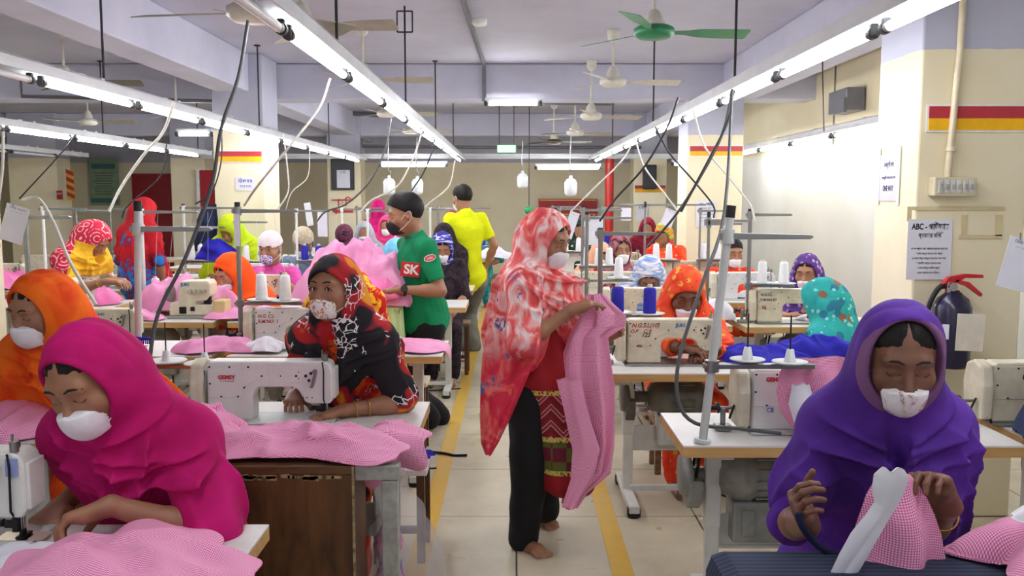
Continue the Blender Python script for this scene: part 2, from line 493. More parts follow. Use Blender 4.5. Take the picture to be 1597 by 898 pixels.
def rail(x, y0, y1, z, label, starts, unlit=(), L=1.14, where='', skip=(), pitch=1.25):
    MBr = MB()
    # inverted channel
    for dx, dz, sx, sz in ((0, .03, .13, .006), (-.062, 0, .006, .06), (.062, 0, .006, .06)):
        MBr.box((x+dx, (y0+y1)/2, z+dz-.03), (sx, y1-y0, sz))
    y = y0+.6
    while y < y1: MBr.box((x, y, z+.012), (.03, .07, .02)).box((x+.03, y+.2, z+.012), (.02, .04, .02)); y += 1.25
    ro = MBr.build('light_rail', M_rail); tag(ro, label, 'light rail')
    y = starts; k = 0
    while y+L < y1:
        if k not in skip:
            tube_light((x, y, z-.085), (x, y+L, z-.085), f"{'unlit' if k in unlit else 'lit'} tube, {ordn(k)} from the camera under the {where}", k not in unlit, 'tubes under the '+where)
        y += pitch; k += 1
rail(1.35, .6, 15.2, 2.30, 'long white light rail hanging right of the aisle', 0.93, where='rail right of the aisle')
rail(-.84, .9, 15.2, 2.30, 'long white light rail hanging just left of the aisle', 0.95, unlit=(1,), where='rail just left of the aisle')
rail(-2.5, 2.2, 15.2, 2.30, 'long white light rail above the second block of tables left of the aisle', 2.35, unlit=(0,1), where='second rail left of the aisle')
rail(-4.5, 5.2, 13.4, 2.30, 'white light rail above the far left tables', 5.6, where='third rail left of the aisle')
rail(-6.6, 8.0, 14.0, 2.30, 'short far left light rail with mostly unlit tubes', 8.2, unlit=(0, 1, 2, 3), where='farthest left rail')
rail(3.0, 3.4, 12.8, 2.27, 'white light rail close to the white right wall', 3.55, where='rail along the right wall', skip=(0,))
# cross channel at the far end
cr = MB().box((-.35, 15.3, 2.33), (9.8, .09, .05)).box((-.35, 15.32, 2.30), (9.8, .02, .05)); tag(cr.build('cross_rail', M_rail), 'pale cross channel joining the far ends of the light rails', 'light rail')
for i, (pa, pb, py, Y, lab) in enumerate(((757, 843, 162, 10.0, 'single tube light on the underside of the cross beam above the aisle'), (835, 937, 262, 14.6, 'wide lit tube at the far end right of the exit sign'),
        (592, 697, 258, 14.6, 'wide lit tube at the far end left of the exit sign'), (275, 330, 210, 10.9, 'small lit tube high up in front of the left column'), (1048, 1078, 256, 14.4, 'small lit tube behind the right far column'))):
    a, b = P(pa, py, Y), P(pb, py, Y); b.z = a.z
    rt = tube_light(a, b, lab)
    MB().box((a+b)/2+V((0, .02, .045)), ((b-a).length, .05, .05)).build('housing', M_rail, rt)
# drop rods
def rod(x, y, z0, label, sq=False):
    m = MB().cyl((x, y, z0), (x, y, ZC), .008, n=6)
    if sq:
        for a, b in (((-.06, .0), (.06, .0)), ((-.06, .16), (.06, .16)), ((-.06, 0), (-.06, .16)), ((.06, 0), (.06, .16))):
            m.cyl((x+a[0], y, ZC-.2+a[1]), (x+b[0], y, ZC-.2+b[1]), .006, n=6)
    else: m.cyl((x, y, ZC-.01), (x, y, ZC), .03, n=10)
    tag(m.build('hanger_rod', M_dark), label, 'hanger rod', 'ceiling rods')
for x, ys, w in ((1.35, (5.54, 8.7, 12.2), 'rail right of the aisle'), (-.84, (4.4, 7.2, 10.0, 13.0), 'rail just left of the aisle'), (-2.5, (5.6, 9.0, 12.4), 'second rail left of the aisle'), (-4.5, (7, 10, 13), 'third rail left of the aisle')):
    for i, y in enumerate(ys): rod(x, y, 2.3, f'dark rod holding the {w}, {ordn(i)} from the camera', x == -.84 and i == 1)

# ---------------------------------------------------------------- ceiling fans
M_fanw = flat('fan_cream', '#d9d6c8', .4); M_fang = flat('fan_green', '#2f8f5f', .35); M_fanblade = flat('fan_blade_dusty', '#b9b4a2', .45); M_fand = flat('fan_brown', '#57503f', .5); M_fango = flat('fan_green_blade', '#4f9a6c', .4)
def fan(px, py, Y, az, label, span=.6, mo=M_fanw, bl=M_fanblade, top=None, dia=.12, canopy=True):
    c = P(px, py, Y); r = empty('ceiling_fan', c, label, 'ceiling fan', 'ceiling fans')
    MB().lathe(c, [(0, -.045), (dia*.75, -.04), (dia, -.015), (dia, .02), (dia*.8, .035), (0, .04)], n=24).build('motor', mo, r)
    MB().lathe(c, [(dia*.55, .03), (dia*.5, .07), (.035, .13), (.02, .14)], n=20).build('motor_cover', M_fanw, r)
    MB().cyl(c+V((0, 0, .12)), V((c.x, c.y, ZC-.05)), .012, n=8).build('down_rod', M_fanw, r)
    MB().lathe(V((c.x, c.y, ZC-.11)), [(.02, 0), (.05, .03), (.06, .09), (.055, .11)], n=16).build('canopy', M_fanw, r)
    for k in range(3):
        t = math.radians(az+120*k); d = V((math.cos(t), math.sin(t), 0)); w = V((-d.y, d.x, 0)); pr = -.26
        m = MB(); vs = []
        for j, q in enumerate((dia*.9, .22, .3, span*.7, span, span+.01)):
            hw = (.018, .03, .055, .062, .066, .05)[j]
            for s in (-1, 1):
                for e in (-.002, .002): vs.append(c+d*q+w*(s*hw)+V((0, 0, s*hw*pr+e-.0)))
        fs = []
        for j in range(5):
            o = j*4
            fs += [(o, o+4, o+6, o+2), (o+1, o+3, o+7, o+5), (o, o+1, o+5, o+4), (o+2, o+6, o+7, o+3)]
        fs += [(0, 2, 3, 1), (20, 21, 23, 22)]
        m.add(vs, fs, False).build('blade', bl, r)
    return r
fan(1020, 50, 5.9, 8, 'green ceiling fan with one long green blade pointing right', .62, M_fang, M_fango, dia=.13)
fan(956, 128, 8.2, 5, 'white ceiling fan below the green one on a short rod', .6, M_fanw, M_fanw)
fan(922, 181, 10.0, 20, 'cream ceiling fan just beyond the cross beam', .6)
fan(897, 207, 12.4, 25, 'cream ceiling fan on a long rod above the far aisle', .55)
fan(864, 221, 14.2, 10, 'brown ceiling fan farthest down the room', .6, M_fand, M_fand)
fan(100, 128, 8.0, 8, 'cream ceiling fan farthest left with dark thin blades', .65, M_fanw, M_fand, dia=.15)
fan(137, 190, 11.5, 0, 'cream ceiling fan on a long rod at the far left', .6)
fan(275, 178, 9.6, 12, 'cream ceiling fan behind the second light rail on the left', .6)
fan(470, 42, 5.3, -6, 'cream ceiling fan partly behind the rail left of the aisle, nearer one', .55)
fan(566, 124, 7.9, 4, 'cream ceiling fan partly behind the rail left of the aisle, farther one', .6)
fan(603, 177, 10.9, 12, 'pale ceiling fan below the cross beam left of the aisle', .6)
fan(640, 204, 13.2, 8, 'small pale ceiling fan far left of the exit sign', .6)
fan(396, 20, 4.1, 172, 'dusty ceiling fan at the top edge above the nearest left rail', .55)

# ---------------------------------------------------------------- conduits, detector
def pipe(name, pts, r, m, label, cat='conduit', n=8): return tag(MB().tube(pts, r, n).build(name, m), label, cat)
M_cond = flat('conduit_grey', '#6f7076', .5)
pipe('conduit', [(-.40, 3.0, ZC-.025), (-.37, 6.8, ZC-.025), (-.31, 10.13, ZC-.025), (-.31, 10.16, ZC-.06), (-.31, 10.16, ZB-.03)], .022, M_cond, 'grey conduit running along the ceiling and down the cross beam face')
pipe('conduit', [P(845, 162, 10.12), P(958, 163, 10.12)], .012, M_cond, 'thin horizontal conduit on the cross beam right of the aisle')
pipe('conduit', [P(0, 84, 10.1), P(30, 87, 10.1), P(34, 150, 10.1), P(420, 160, 10.1)], .02, M_cond, 'dark conduit bent along the cross beam at far left')
pipe('conduit', [P(565, 215, 15.9), P(565, 228, 15.9), P(780, 230, 15.9), P(1000, 230, 15.9)], .03, M_cond, 'long pipe across the second cross beam')
pipe('conduit', [P(80, 163, 15.7), P(340, 165, 15.7), P(600, 180, 15.7)], .04, M_cond, 'long dark pipe across the far left ceiling')
tag(MB().lathe(P(748, 40, 7.4), [(.0, 0), (.05, .0), (.062, .015), (.062, .05), (.05, .055)], n=20).build('smoke_detector', M_white), 'small white smoke detector on the ceiling beside the grey conduit', 'smoke detector')
pipe('red_pipe', [P(951, 238, 15.6), V((P(951, 238, 15.6).x, 15.6, .0))], .075, flat('fire_red', '#c3221c', .35), 'tall red fire pipe in front of the far wall', 'pipe', 14)

# green exit sign
c = P(790, 232, 12.4); r = empty('exit_sign', c, 'small lit green exit sign hanging above the aisle', 'sign')
MB().box(c, (.27, .04, .12), bev=.006).build('sign_case', flat('sign_green', '#0f8a4a', .4), r)
M_exit = emis('exit_green', '#12b860', .9)
MB().box(c+V((0, -.0215, 0)), (.25, .003, .10)).build('lit_face', M_exit, r)
lettering('EXIT', c+V((.02, -.024, -.03)), (1, 0, 0), (0, 0, 1), .085, flat('sign_white', '#f2fff6', .4), r)
MB().cyl(c+V((-.1, 0, .05)), V((c.x-.1, c.y, ZC)), .006).cyl(c+V((.1, 0, .05)), V((c.x+.1, c.y, ZC)), .006).build('hanger', M_dark, r)

# stripes on the columns
M_sred = flat('stripe_red', '#b5323c', .4); M_syel = flat('stripe_yellow', '#f0b60c', .4)
def stripe(x0, x1, y, zt, zm, zb, label, side=None):
    r = empty('stripe_board', ((x0+x1)/2, y-.006, zb), label, 'wall sign', None)
    MB().box(((x0+x1)/2, y-.006, (zt+zb)/2), (x1-x0+.02, .008, zt-zb+.02)).build('backing', M_white, r)
    MB().box(((x0+x1)/2, y-.012, (zt+zm)/2), (x1-x0, .006, zt-zm)).build('red_band', M_sred, r)
    MB().box(((x0+x1)/2, y-.012, (zm+zb)/2), (x1-x0, .006, zm-zb)).build('yellow_band', M_syel, r)
    return r
def ZY(py, Y): return P(798, py, Y).z
stripe(2.01, 2.50, 4.4, ZY(166, 4.4), ZY(185, 4.4), ZY(203, 4.4), 'red and yellow striped board on the near right column above the switches')
stripe(2.0, 2.59, 10.2, ZY(228, 10.2), ZY(236, 10.2), ZY(243, 10.2), 'red and yellow stripe on the far right column')
stripe(-3.10, -2.62, 9.5, ZY(236, 9.5), ZY(244, 9.5), ZY(252, 9.5), 'red and yellow stripe on the left column')
stripe(2.16, 2.70, 15.9, ZY(289, 15.9), ZY(294, 15.9), ZY(300, 15.9), 'small red and yellow stripe on the farthest right column')

# papers and notices
M_paper = flat('paper', '#dfe0ea', .7, 0, .02); M_ink = flat('ink', '#1c1c24', .6); M_blueink = flat('blue_ink', '#3a55a8', .6); M_tape = flat('clear_tape', '#eff1f4', .2)
def paper(c, w, h, ux, lines, label, name='notice', m=None, th=.0015, group=None, tilt=0, cat='notice', ink=None):
    """lines = [(text, rel_y from top 0..1, size, bold)]; ux = reading direction"""
    c = V(c); ux = V(ux).normalized(); uz = V((0, 0, 1)); 
    if tilt:
        q = Matrix.Rotation(math.radians(tilt), 3, ux.cross(uz)); ux = q @ ux; uz = q @ uz
    nn = ux.cross(uz)
    ob = MB().prism(c, ux, uz, [(-w/2, -h/2), (w/2, -h/2), (w/2, h/2), (-w/2, h/2)], th).build(name, m or M_paper, org=c)
    tag(ob, label, cat, group)
    for t in lines:
        lettering(t[0], c+nn*(th/2+.0006)+uz*(h/2-h*t[1]), ux, uz, t[2], ink or M_ink, ob, bold=t[3] if len(t) > 3 else 0, fit=t[4] if len(t) > 4 else None)
    return ob
# ABC powder notice
a, b = P(1417, 342, 4.39), P(1482, 436, 4.39); w, h = b.x-a.x, a.z-b.z; c = (a+b)/2; c.y = 4.393
paper(c, w, h, (1, 0, 0), [('ABC - পাউডার', .165, .040, .0012, w*.84), ('ব্যবহার বিধি', .30, .030, .0005, w*.56), ('যে সব আগুনে ABC পাউডার ব্যবহার করা যায়', .50, .013, 0, w*.82),
    ('* কাঠ বস্ত্র কাগজ কাঠ আগুন', .58, .013, 0, w*.6), ('# গ্যাস উচ্চ আগুনে ব্যবহার করা যায়', .66, .013, 0, w*.76), ('* গ্যাসীয় আগুনে ব্যবহার করা', .74, .013, 0, w*.55),
    ('* তরল বিদ্যুৎ জাতীয় আগুন', .82, .013, 0, w*.5), ('তেমন পেট্রল তেল ডিজেল', .90, .013, 0, w*.5)], 'white printed ABC powder notice in plastic on the near right column')
# one way notice on the side face of the near column (faces -X)
a, b = P(1368, 243, 4.8), P(1398, 312, 4.5)
y0, y1 = 1.97/ (1368-798.5)*1400, 1.97/(1398-798.5)*1400
c = V((1.966, (y0+y1)/2, ZY(277, 4.66))); 
M_pap2 = flat('paper_lilac', '#d3d3ee', .7, 0, .02)
paper(c, .22, .24, (0, -1, 0), [('একমুখী পথ', .26, .034, 0, .12), ('একমুখী চলাচলের পথ', .52, .018, 0, .17), ('ONE WAY', .78, .04, .001, .13)], 'lilac ONE WAY notice on the side face of the near right column', m=M_pap2)
for s in (-1, 1):
    tag(MB().box((1.964, c.y+s*.125, c.z+.01), (.002, .03, .3)).build('tape_strip', M_tape), f"strip of clear tape on the {'aisle side of' if s>0 else 'camera side of'} the ONE WAY notice", 'tape', 'tape strips')
# old tape marks on the column
M_mark = flat('old_tape_mark', '#d3c499', .6)
mk = MB()
for (x0, y0_, x1, y1_) in ((1415, 322, 1565, 328), (1500, 335, 1507, 372), (1553, 335, 1562, 368), (1495, 366, 1562, 372), (1415, 322, 1421, 345)):
    a, b = P(x0, y0_, 4.398), P(x1, y1_, 4.398); mk.box(((a.x+b.x)/2, 4.3975-.0003*x1/500, (a.z+b.z)/2), (abs(b.x-a.x), .004, abs(a.z-b.z)))
tag(mk.build('tape_mark', M_mark), 'brownish old tape outline left on the near right column', 'tape mark')
# conduit + switch box
cx = P(1493, 100, 4.37).x; zt = P(1488, 277, 4.37).z
M_pvc = flat('pvc_cream', '#dccfb0', .35)
pp = MB().tube([(cx+.02, 4.375, ZC), (cx+.012, 4.375, 2.3), (cx-.02, 4.375, zt)], .016, 10); pp.cyl((cx-.01, 4.37, ZY(230, 4.4)), (cx-.01, 4.37, ZY(236, 4.4)), .024)
tag(pp.build('conduit', M_pvc), 'cream plastic pipe running down the near right column to the switches', 'conduit')
a, b = P(1455, 276, 4.35), P(1520, 306, 4.35); c = (a+b)/2; c.y = 4.365
r = empty('switch_box', c, 'cream switch box with a row of six switches on the near right column', 'switch box')
MB().box(c, (b.x-a.x, .07, a.z-b.z), bev=.008).build('box_body', flat('box_cream', '#cfc6a8', .4), r)
for k in range(6):
    x = a.x+(b.x-a.x)*(.14+.144*k); s = MB().box((x, c.y-.037, c.z), (.022, .008, .062), bev=.003).build('switch_plate', M_wsteel, r)
    MB().box((x, c.y-.043, c.z), (.012, .012, .026), rot=Matrix.Rotation(.15, 3, 'X'), bev=.002).build('rocker', flat('rocker_grey', '#a5a59d', .4), s)
# other papers
def pap(px0, py0, px1, py1, Y, label, lines=(), m=None, tilt=0, **k):
    a, b = P(px0, py0, Y), P(px1, py1, Y); c = (a+b)/2
    return paper(c, b.x-a.x, a.z-b.z, (1, 0, 0), lines, label, m=m, tilt=tilt, **k)
pap(1086, 312, 1116, 354, 10.19, 'white notice with Bengali heading on the far right column', [('ABC - পাউডার', .2, .04, .001, .17), ('ব্যবহার বিধি', .34, .03, 0, .12), ('আগুনে ব্যবহার করা যায়', .55, .02, 0, .17), ('কাঠ বস্ত্র কাগজ', .68, .02, 0, .12), ('গ্যাস উচ্চ আগুনে', .8, .02, 0, .13)])
pap(992, 318, 1010, 345, 15.88, 'small pale notice on the farthest right column', [('নোটিশ', .3, .07, .001, .12)])
pap(367, 276, 398, 297, 9.49, 'white notice on the left column under the stripe', [('নিরাপদ কাজ', .42, .05, .0008, .15), ('সবার জন্য', .78, .04, 0, .12)], ink=M_blueink)
M_bb = flat('board_black', '#15171d', .5)
a, b = P(516, 247, 15.88), P(553, 296, 15.88); c = (a+b)/2
r = empty('notice_board', c, 'black notice board on the far left column with one white sheet', 'notice board'); MB().box(c, (b.x-a.x, .03, a.z-b.z), bev=.005).build('board', M_bb, r)
for k in range(4): pass
MB().box(c+V((-.0, -.02, -.02)), (b.x-a.x-.03, .012, a.z-b.z-.03)).build('panel', flat('board_inner', '#1d2026', .3), r)
pap(525, 265, 546, 293, 15.84, 'white sheet of paper pinned to the black notice board', [('নোটিশ', .2, .05, 0, .1)])
# red Bengali word with arrow
M_redp = flat('red_sign_paint', '#c3392e', .6)
c = P(534, 320, 15.88); ar = V((c.x, 15.885, c.z-.1))
arr = MB().prism(ar, (1, 0, 0), (0, 0, 1), [(-.19, 0), (-.1, .05), (-.1, .02), (.19, .02), (.19, -.03), (-.1, -.03), (-.1, -.06)], .004).build('arrow_sign', M_redp); tag(arr, 'red arrow with the Bengali word for outside painted on the far left column', 'sign')
lettering('বাহির', ar+V((0, -.003, .09)), (1, 0, 0), (0, 0, 1), .17, M_redp, arr, bold=.004, fit=.38)
# green board, hazard board, red plates far left
a, b = P(138, 246, 17.9), P(187, 320, 17.9); c = (a+b)/2
r = empty('notice_board', c, 'green printed information board on the far left wall', 'notice board')
MB().box(c, (b.x-a.x, .03, a.z-b.z), bev=.005).build('board', flat('board_green', '#8fa98e', .5), r)
MB().box(c+V((0, -.018, (a.z-b.z)*.32)), ((b.x-a.x)*.8, .006, .1)).build('heading', flat('board_teal', '#4c7a78', .5), r)
m_ = MB()
for k in range(9): m_.box(c+V((0, -.018, (a.z-b.z)*(.18-.055*k))), ((b.x-a.x)*(.7-.1*(k % 3)), .004, .015))
m_.build('text_lines', flat('board_ink', '#5c7560', .5), r)
MB().box(c+V((0, -.018, -(a.z-b.z)*.4)), ((b.x-a.x)*.9, .006, .09)).build('footer', flat('board_teal', '#4c7a78', .5), r)
a, b = P(103, 265, 15.85), P(117, 312, 15.85); c = (a+b)/2
r = empty('hazard_board', c, 'narrow red and yellow diagonal striped board near the green notice board', 'sign')
MB().box(c, (b.x-a.x, .02, a.z-b.z)).build('board', flat('hazard_yellow', '#d8a73a', .5), r)
ww, hh = (b.x-a.x)/2, (a.z-b.z)
for k in range(4):
    z0 = c.z-hh/2+hh*(.04+.25*k)
    MB().prism((c.x, c.y-.012, z0), (1, 0, 0), (0, 0, 1), [(-ww, .06), (ww, -.0), (ww, .07), (-ww, .13)], .004).build('stripe', flat('hazard_red', '#a52f2f', .5), r)
pap(88, 297, 98, 311, 15.8, 'small red plate with white marks left of the striped board', [('EXIT', .45, .045, 0, .09)], m=M_red, cat='sign', ink=M_white)
pap(270, 262, 0+283, 280, 17.9, 'small dark plate high on the far left wall', m=M_cond, cat='sign')
# red banner on the back wall
a, b = P(840, 310, 17.9), P(931, 336, 17.9); c = (a+b)/2
r = empty('red_banner', c, 'wide red banner with yellow border on the far wall beside the red pipe', 'banner')
MB().box(c, (b.x-a.x, .02, a.z-b.z)).build('cloth', flat('banner_red', '#a82a33', .5), r)
for s in (-1, 1): MB().box(c+V((0, -.013, s*(a.z-b.z)*.42)), ((b.x-a.x)*.96, .006, .02)).build('border', M_syel, r)
MB().box(c+V((.05, -.013, -.02)), (.62, .006, .10)).build('panel', flat('banner_dark', '#8e1e2b', .5), r)
lettering('সতর্কতা', c+V((.05, -.018, -.05)), (1, 0, 0), (0, 0, 1), .12, flat('banner_pale', '#e8b9a8', .5), r, fit=.5)
a, b = P(898, 336, 17.9), P(925, 372, 17.9); c = (a+b)/2
tag(MB().box(c, (b.x-a.x, .3, a.z-b.z), bev=.01).build('red_cabinet', flat('cab_red', '#b5303a', .4)), 'red cabinet standing on the far wall below the banner', 'cabinet')
c = P(1013, 276, 15.7); tag(MB().box(c, (.22, .2, .42), bev=.02).box(c+V((0, -.1, 0)), (.17, .01, .3), bev=.004).build('wall_speaker', M_bb), 'black speaker box high on the farthest right column', 'speaker')
# AC-like grey box high on the right wall
c = P(1213, 158, 9.0); c.x = 3.3
tag(MB().box(c, (.18, .5, .22), bev=.01).box(c+V((-.1, -.1, -.06)), (.03, .3, .14), bev=.004).build('junction_box', M_cond), 'grey junction box high on the right wall', 'box')

# hanging white canisters
def canister(px, py, Y, label, pal=None):
    c = P(px, py, Y); r = empty('hanging_canister', c, label, 'canister', 'white canisters hanging over the far aisle')
    MB().lathe(c+V((0, 0, -.1)), [(0, 0), (.05, .005), (.07, .03), (.072, .15), (.05, .19), (.02, .2), (.018, .23), (0, .235)], n=18).build('canister_body', flat('canister_white', '#e2e6ea', .3), r)
    pts = [c+V((0, 0, .13)), c+V((.02, 0, .18)), c+V((-.01, 0, .22)), V((c.x, c.y, 2.36))]
    MB().tube(bez(pts, 12), .006).build('hook', M_steel, r)
canister(607, 291, 10.8, 'white canister hanging leftmost behind the green shirted man'); canister(651, 291, 11.2, 'white canister hanging between the two standing men')
canister(815, 282, 12.0, 'white canister hanging left of the striding woman, smaller and higher one'); canister(890, 292, 10.2, 'white canister hanging right above the striding woman')
# green ball shaped for the hood of a distant person, on a cord
c = P(825, 328, 14); tag(MB().lathe(c, [(0, -.07), (.05, -.05), (.075, 0), (.05, .05), (0, .07)], n=16).build('green_ball', flat('ball_green', '#1f9a5a', .5)), 'green rounded hood of a person behind the striding woman', 'lamp cover')
MB_l = MB().cyl(c, V((c.x, c.y, ZC)), .006); MB_l.build('cord', M_dark, bpy.data.objects['green_ball'])

# fire extinguisher
c = P(1493, 540, 4.2); zt = ZY(458, 4.2); x = P(1494, 500, 4.2).x; y = 4.26
r = empty('fire_extinguisher', (x, y, ZY(570, 4.2)), 'dark blue fire extinguisher with red handle hanging on the near right column', 'fire extinguisher')
R = .088; zb = ZY(575, 4.2)
MB().lathe((x, y, zb), [(0, 0), (R*.9, .0), (R, .02), (R, zt-zb-.07), (R*.8, zt-zb-.03), (R*.4, zt-zb), (.025, zt-zb+.012)], n=32).build('cylinder', flat('extinguisher_navy', '#27233f', .25), r)
MB().cyl((x-.02, y, zt), (x-.02, y, zt+.05), .02).cyl((x-.02, y-.03, zt+.03), (x-.02, y-.045, zt+.03), .02, n=16).build('valve', M_chrome, r)
rd = flat('handle_red', '#c0202a', .35)
MB().prism((x-.03, y, zt+.04), (1, 0, 0), (0, 0, 1), [(-.03, .0), (.0, .035), (.08, .05), (.165, .045), (.165, .03), (.08, .03), (.03, .0)], .03, .003).build('upper_lever', rd, r)
MB().prism((x-.03, y, zt+.03), (1, 0, 0), (0, 0, 1), [(-.02, .0), (.03, .02), (.09, .0), (.16, -.05), (.165, -.035), (.1, .02), (.04, .035)], .03, .003).build('lower_lever', rd, r)
MB().tube(bez([(x-.02, y, zt+.03), (x-.07, y, zt+.02), (x-.115, y, zt-.08), (x-.125, y, zt-.25), (x-.1, y, zb+.02), (x-.09, y, zb-.1)], 30), .013, 8).build('hose', M_black, r)
tg = MB().prism((x+.045, y-R-.006, (zt+zb)/2+.0), (1, 0, 0), (0, 0, 1), [(-.07, -.085), (.06, -.09), (.068, .085), (-.065, .09)], .002).build('tag', flat('tag_cream', '#e9e2d2', .6), r)
MB().tube([(x+.03, y-.02, zt), (x+.035, y-R-.006, (zt+zb)/2+.085)], .0025).build('string', M_black, tg)
MB().box((x-.06, y-R*.78, (zt+zb)/2), (.03, .01, .07), rot=Matrix.Rotation(-.7, 3, 'Z')).build('sticker', M_paper, r)

# ---------------------------------------------------------------- hanging cords
M_cw = flat('cord_white', '#dcdad0', .45); M_cg = flat('cord_grey', '#4f5152', .5); M_cb = flat('cord_black', '#1b1b1b', .5)
def cord(pts, m, label, r=.007):
    return tag(MB().tube(bez([P(*p) for p in pts], 28), r, 6).build('power_cord', m), label, 'cord', 'cords hanging from the light rails')
cord([(272, 158, 5.3), (255, 205, 5.3), (225, 240, 5.25), (190, 290, 5.2), (170, 330, 5.1)], M_cw, 'white cord slanting down left from the second rail', .009)
cord([(387, 32, 3.6), (372, 120, 3.6), (345, 200, 3.55), (330, 290, 3.5), (290, 400, 3.4), (250, 480, 3.35), (236, 540, 3.3), (231, 610, 3.3)], M_cg, 'long dark grey cord crossing the left column down to the white machine table', .008)
cord([(515, 122, 4.6), (497, 170, 4.6), (450, 230, 4.6), (400, 292, 4.7), (381, 320, 5.0)], M_cw, 'white cord from the near left tubes to the stand left of the red scarfed woman', .007)
cord([(442, 208, 8), (448, 260, 8), (449, 300, 8), (430, 330, 8)], M_cw, 'white cord hanging straight down beside the left column')
cord([(610, 185, 6.8), (600, 235, 6.8), (575, 285, 6.8), (540, 318, 6.8), (508, 330, 6.8), (494, 345, 6.8)], M_cg, 'dark cord curving down to the stands behind the masked woman')
cord([(662, 195, 7.3), (645, 245, 7.3), (620, 290, 7.3), (580, 312, 7.3), (562, 330, 7.3)], M_cw, 'white cord curving down left of the man in green')
cord([(710, 250, 10), (700, 290, 10), (668, 318, 10), (652, 335, 10)], M_cw, 'white cord ending above the man in yellow')
cord([(676, 232, 9), (660, 270, 9), (640, 300, 9), (620, 330, 9)], M_cb, 'thin black cord between the two standing men')
cord([(1142, 140, 4.6), (1126, 210, 4.6), (1087, 285, 4.6), (1050, 340, 4.7), (1010, 385, 4.9)], M_cg, 'grey cord slanting down left from the rail right of the aisle, farther one')
cord([(1145, 142, 4.4), (1135, 190, 4.3), (1105, 250, 4.2), (1062, 330, 4.1)], M_cb, 'black cord beside the far right column', .006)
cord([(1142, 140, 4.4), (1130, 330, 3.7), (1096, 440, 3.35), (1060, 555, 3.2), (1058, 625, 3.15), (1085, 660, 3.12), (1150, 668, 3.16), (1218, 676, 3.16)], M_cg, 'long grey cord hanging beside the leaning stand down to the near right table', .007)
cord([(1058, 152, 6), (1040, 200, 6), (1005, 260, 6), (960, 310, 6), (935, 345, 6)], M_cb, 'black cord looping from the rail down to the right aisle stands')
cord([(1080, 170, 6), (1100, 230, 6), (1140, 280, 6), (1170, 320, 6), (1177, 345, 6)], M_cw, 'pale cord curving right in front of the far right column')
cord([(1022, 198, 7), (1045, 240, 7), (1080, 280, 7), (1112, 320, 7), (1113, 340, 7)], M_cb, 'black cord crossing the far right column low down')
cord([(990, 215, 8), (970, 250, 8), (925, 295, 8), (890, 330, 8)], M_cw, 'white cord slanting down left to the small stands by the striding woman')
cord([(990, 215, 8), (1005, 260, 8), (1035, 300, 8), (1062, 335, 8)], M_cw, 'white cord slanting down right from the far right rail')
cord([(345, 190, 8), (345, 250, 8), (330, 300, 8), (305, 318, 8)], M_cb, 'black cord in front of the left column')
cord([(118, 210, 9), (90, 245, 9), (30, 310, 9)], M_cb, 'black cord at the far left slanting down')
cord([(260, 225, 9), (250, 275, 9), (200, 320, 9), (190, 340, 9)], M_cb, 'black cord in front of the green notice board')
cord([(483, 230, 9), (480, 275, 9), (455, 300, 9), (445, 330, 9)], M_cw, 'thin white cord left of the black notice board', .005)
cord([(1285, 205, 5.6), (1283, 120, 5.6), (1283, 60, 5.6)], M_cb, 'thin black cable running up the right wall', .004)
cord([(35, 312, 4.6), (60, 310, 4.5), (85, 350, 4.4), (110, 410, 4.3), (150, 475, 4.2)], M_cw, 'white cord arching from the card holder down to the cream machine', .008)
cord([(5, 205, 4.6), (4, 260, 4.6), (-3, 320, 4.6)], M_cw, 'white cord at the far left edge')
# ================================================================ tables, machines, stands
def lam(name, c1, c2):
    n = NT(name, .35); co = n.coord(); n.base(n.ramp(n.noise(co, 5, 5, .3, .7), [(.35, c1), (.6, c2)])); return n.m
M_top = lam('white_laminate', '#d6d4cd', '#e4e3de'); M_topc = lam('cream_laminate', '#cfc4a6', '#ddd3b8')
def wood(name, a, b, sc=(1, 14, 14), s=2.5):
    n = NT(name, .5); co = n.coord(scale=sc); n.base(n.ramp(n.noise(co, s, 5, .6, .6), [(.35, a), (.65, b)])); n.bump(n.noise(co, 6, 3), .15, .002); return n.m
M_edge = wood('ply_edge', '#b98d52', '#cda66b'); M_dwood = wood('dark_stained_wood', '#452b14', '#6a4522', (6, 6, 1.2), 3); M_wood = wood('bench_wood', '#6d543b', '#8a6e50')
M_wedge = flat('worn_wood_edge', '#9c8a62', .6, 0, .3, 40)
M_frame = flat('frame_enamel', '#d4d5d0', .4, 0, .06, 6); M_motor = flat('motor_grey', '#8e918c', .45, .2, .1, 12); M_motor2 = flat('motor_dark', '#6c6a62', .5, .2, .15, 12)
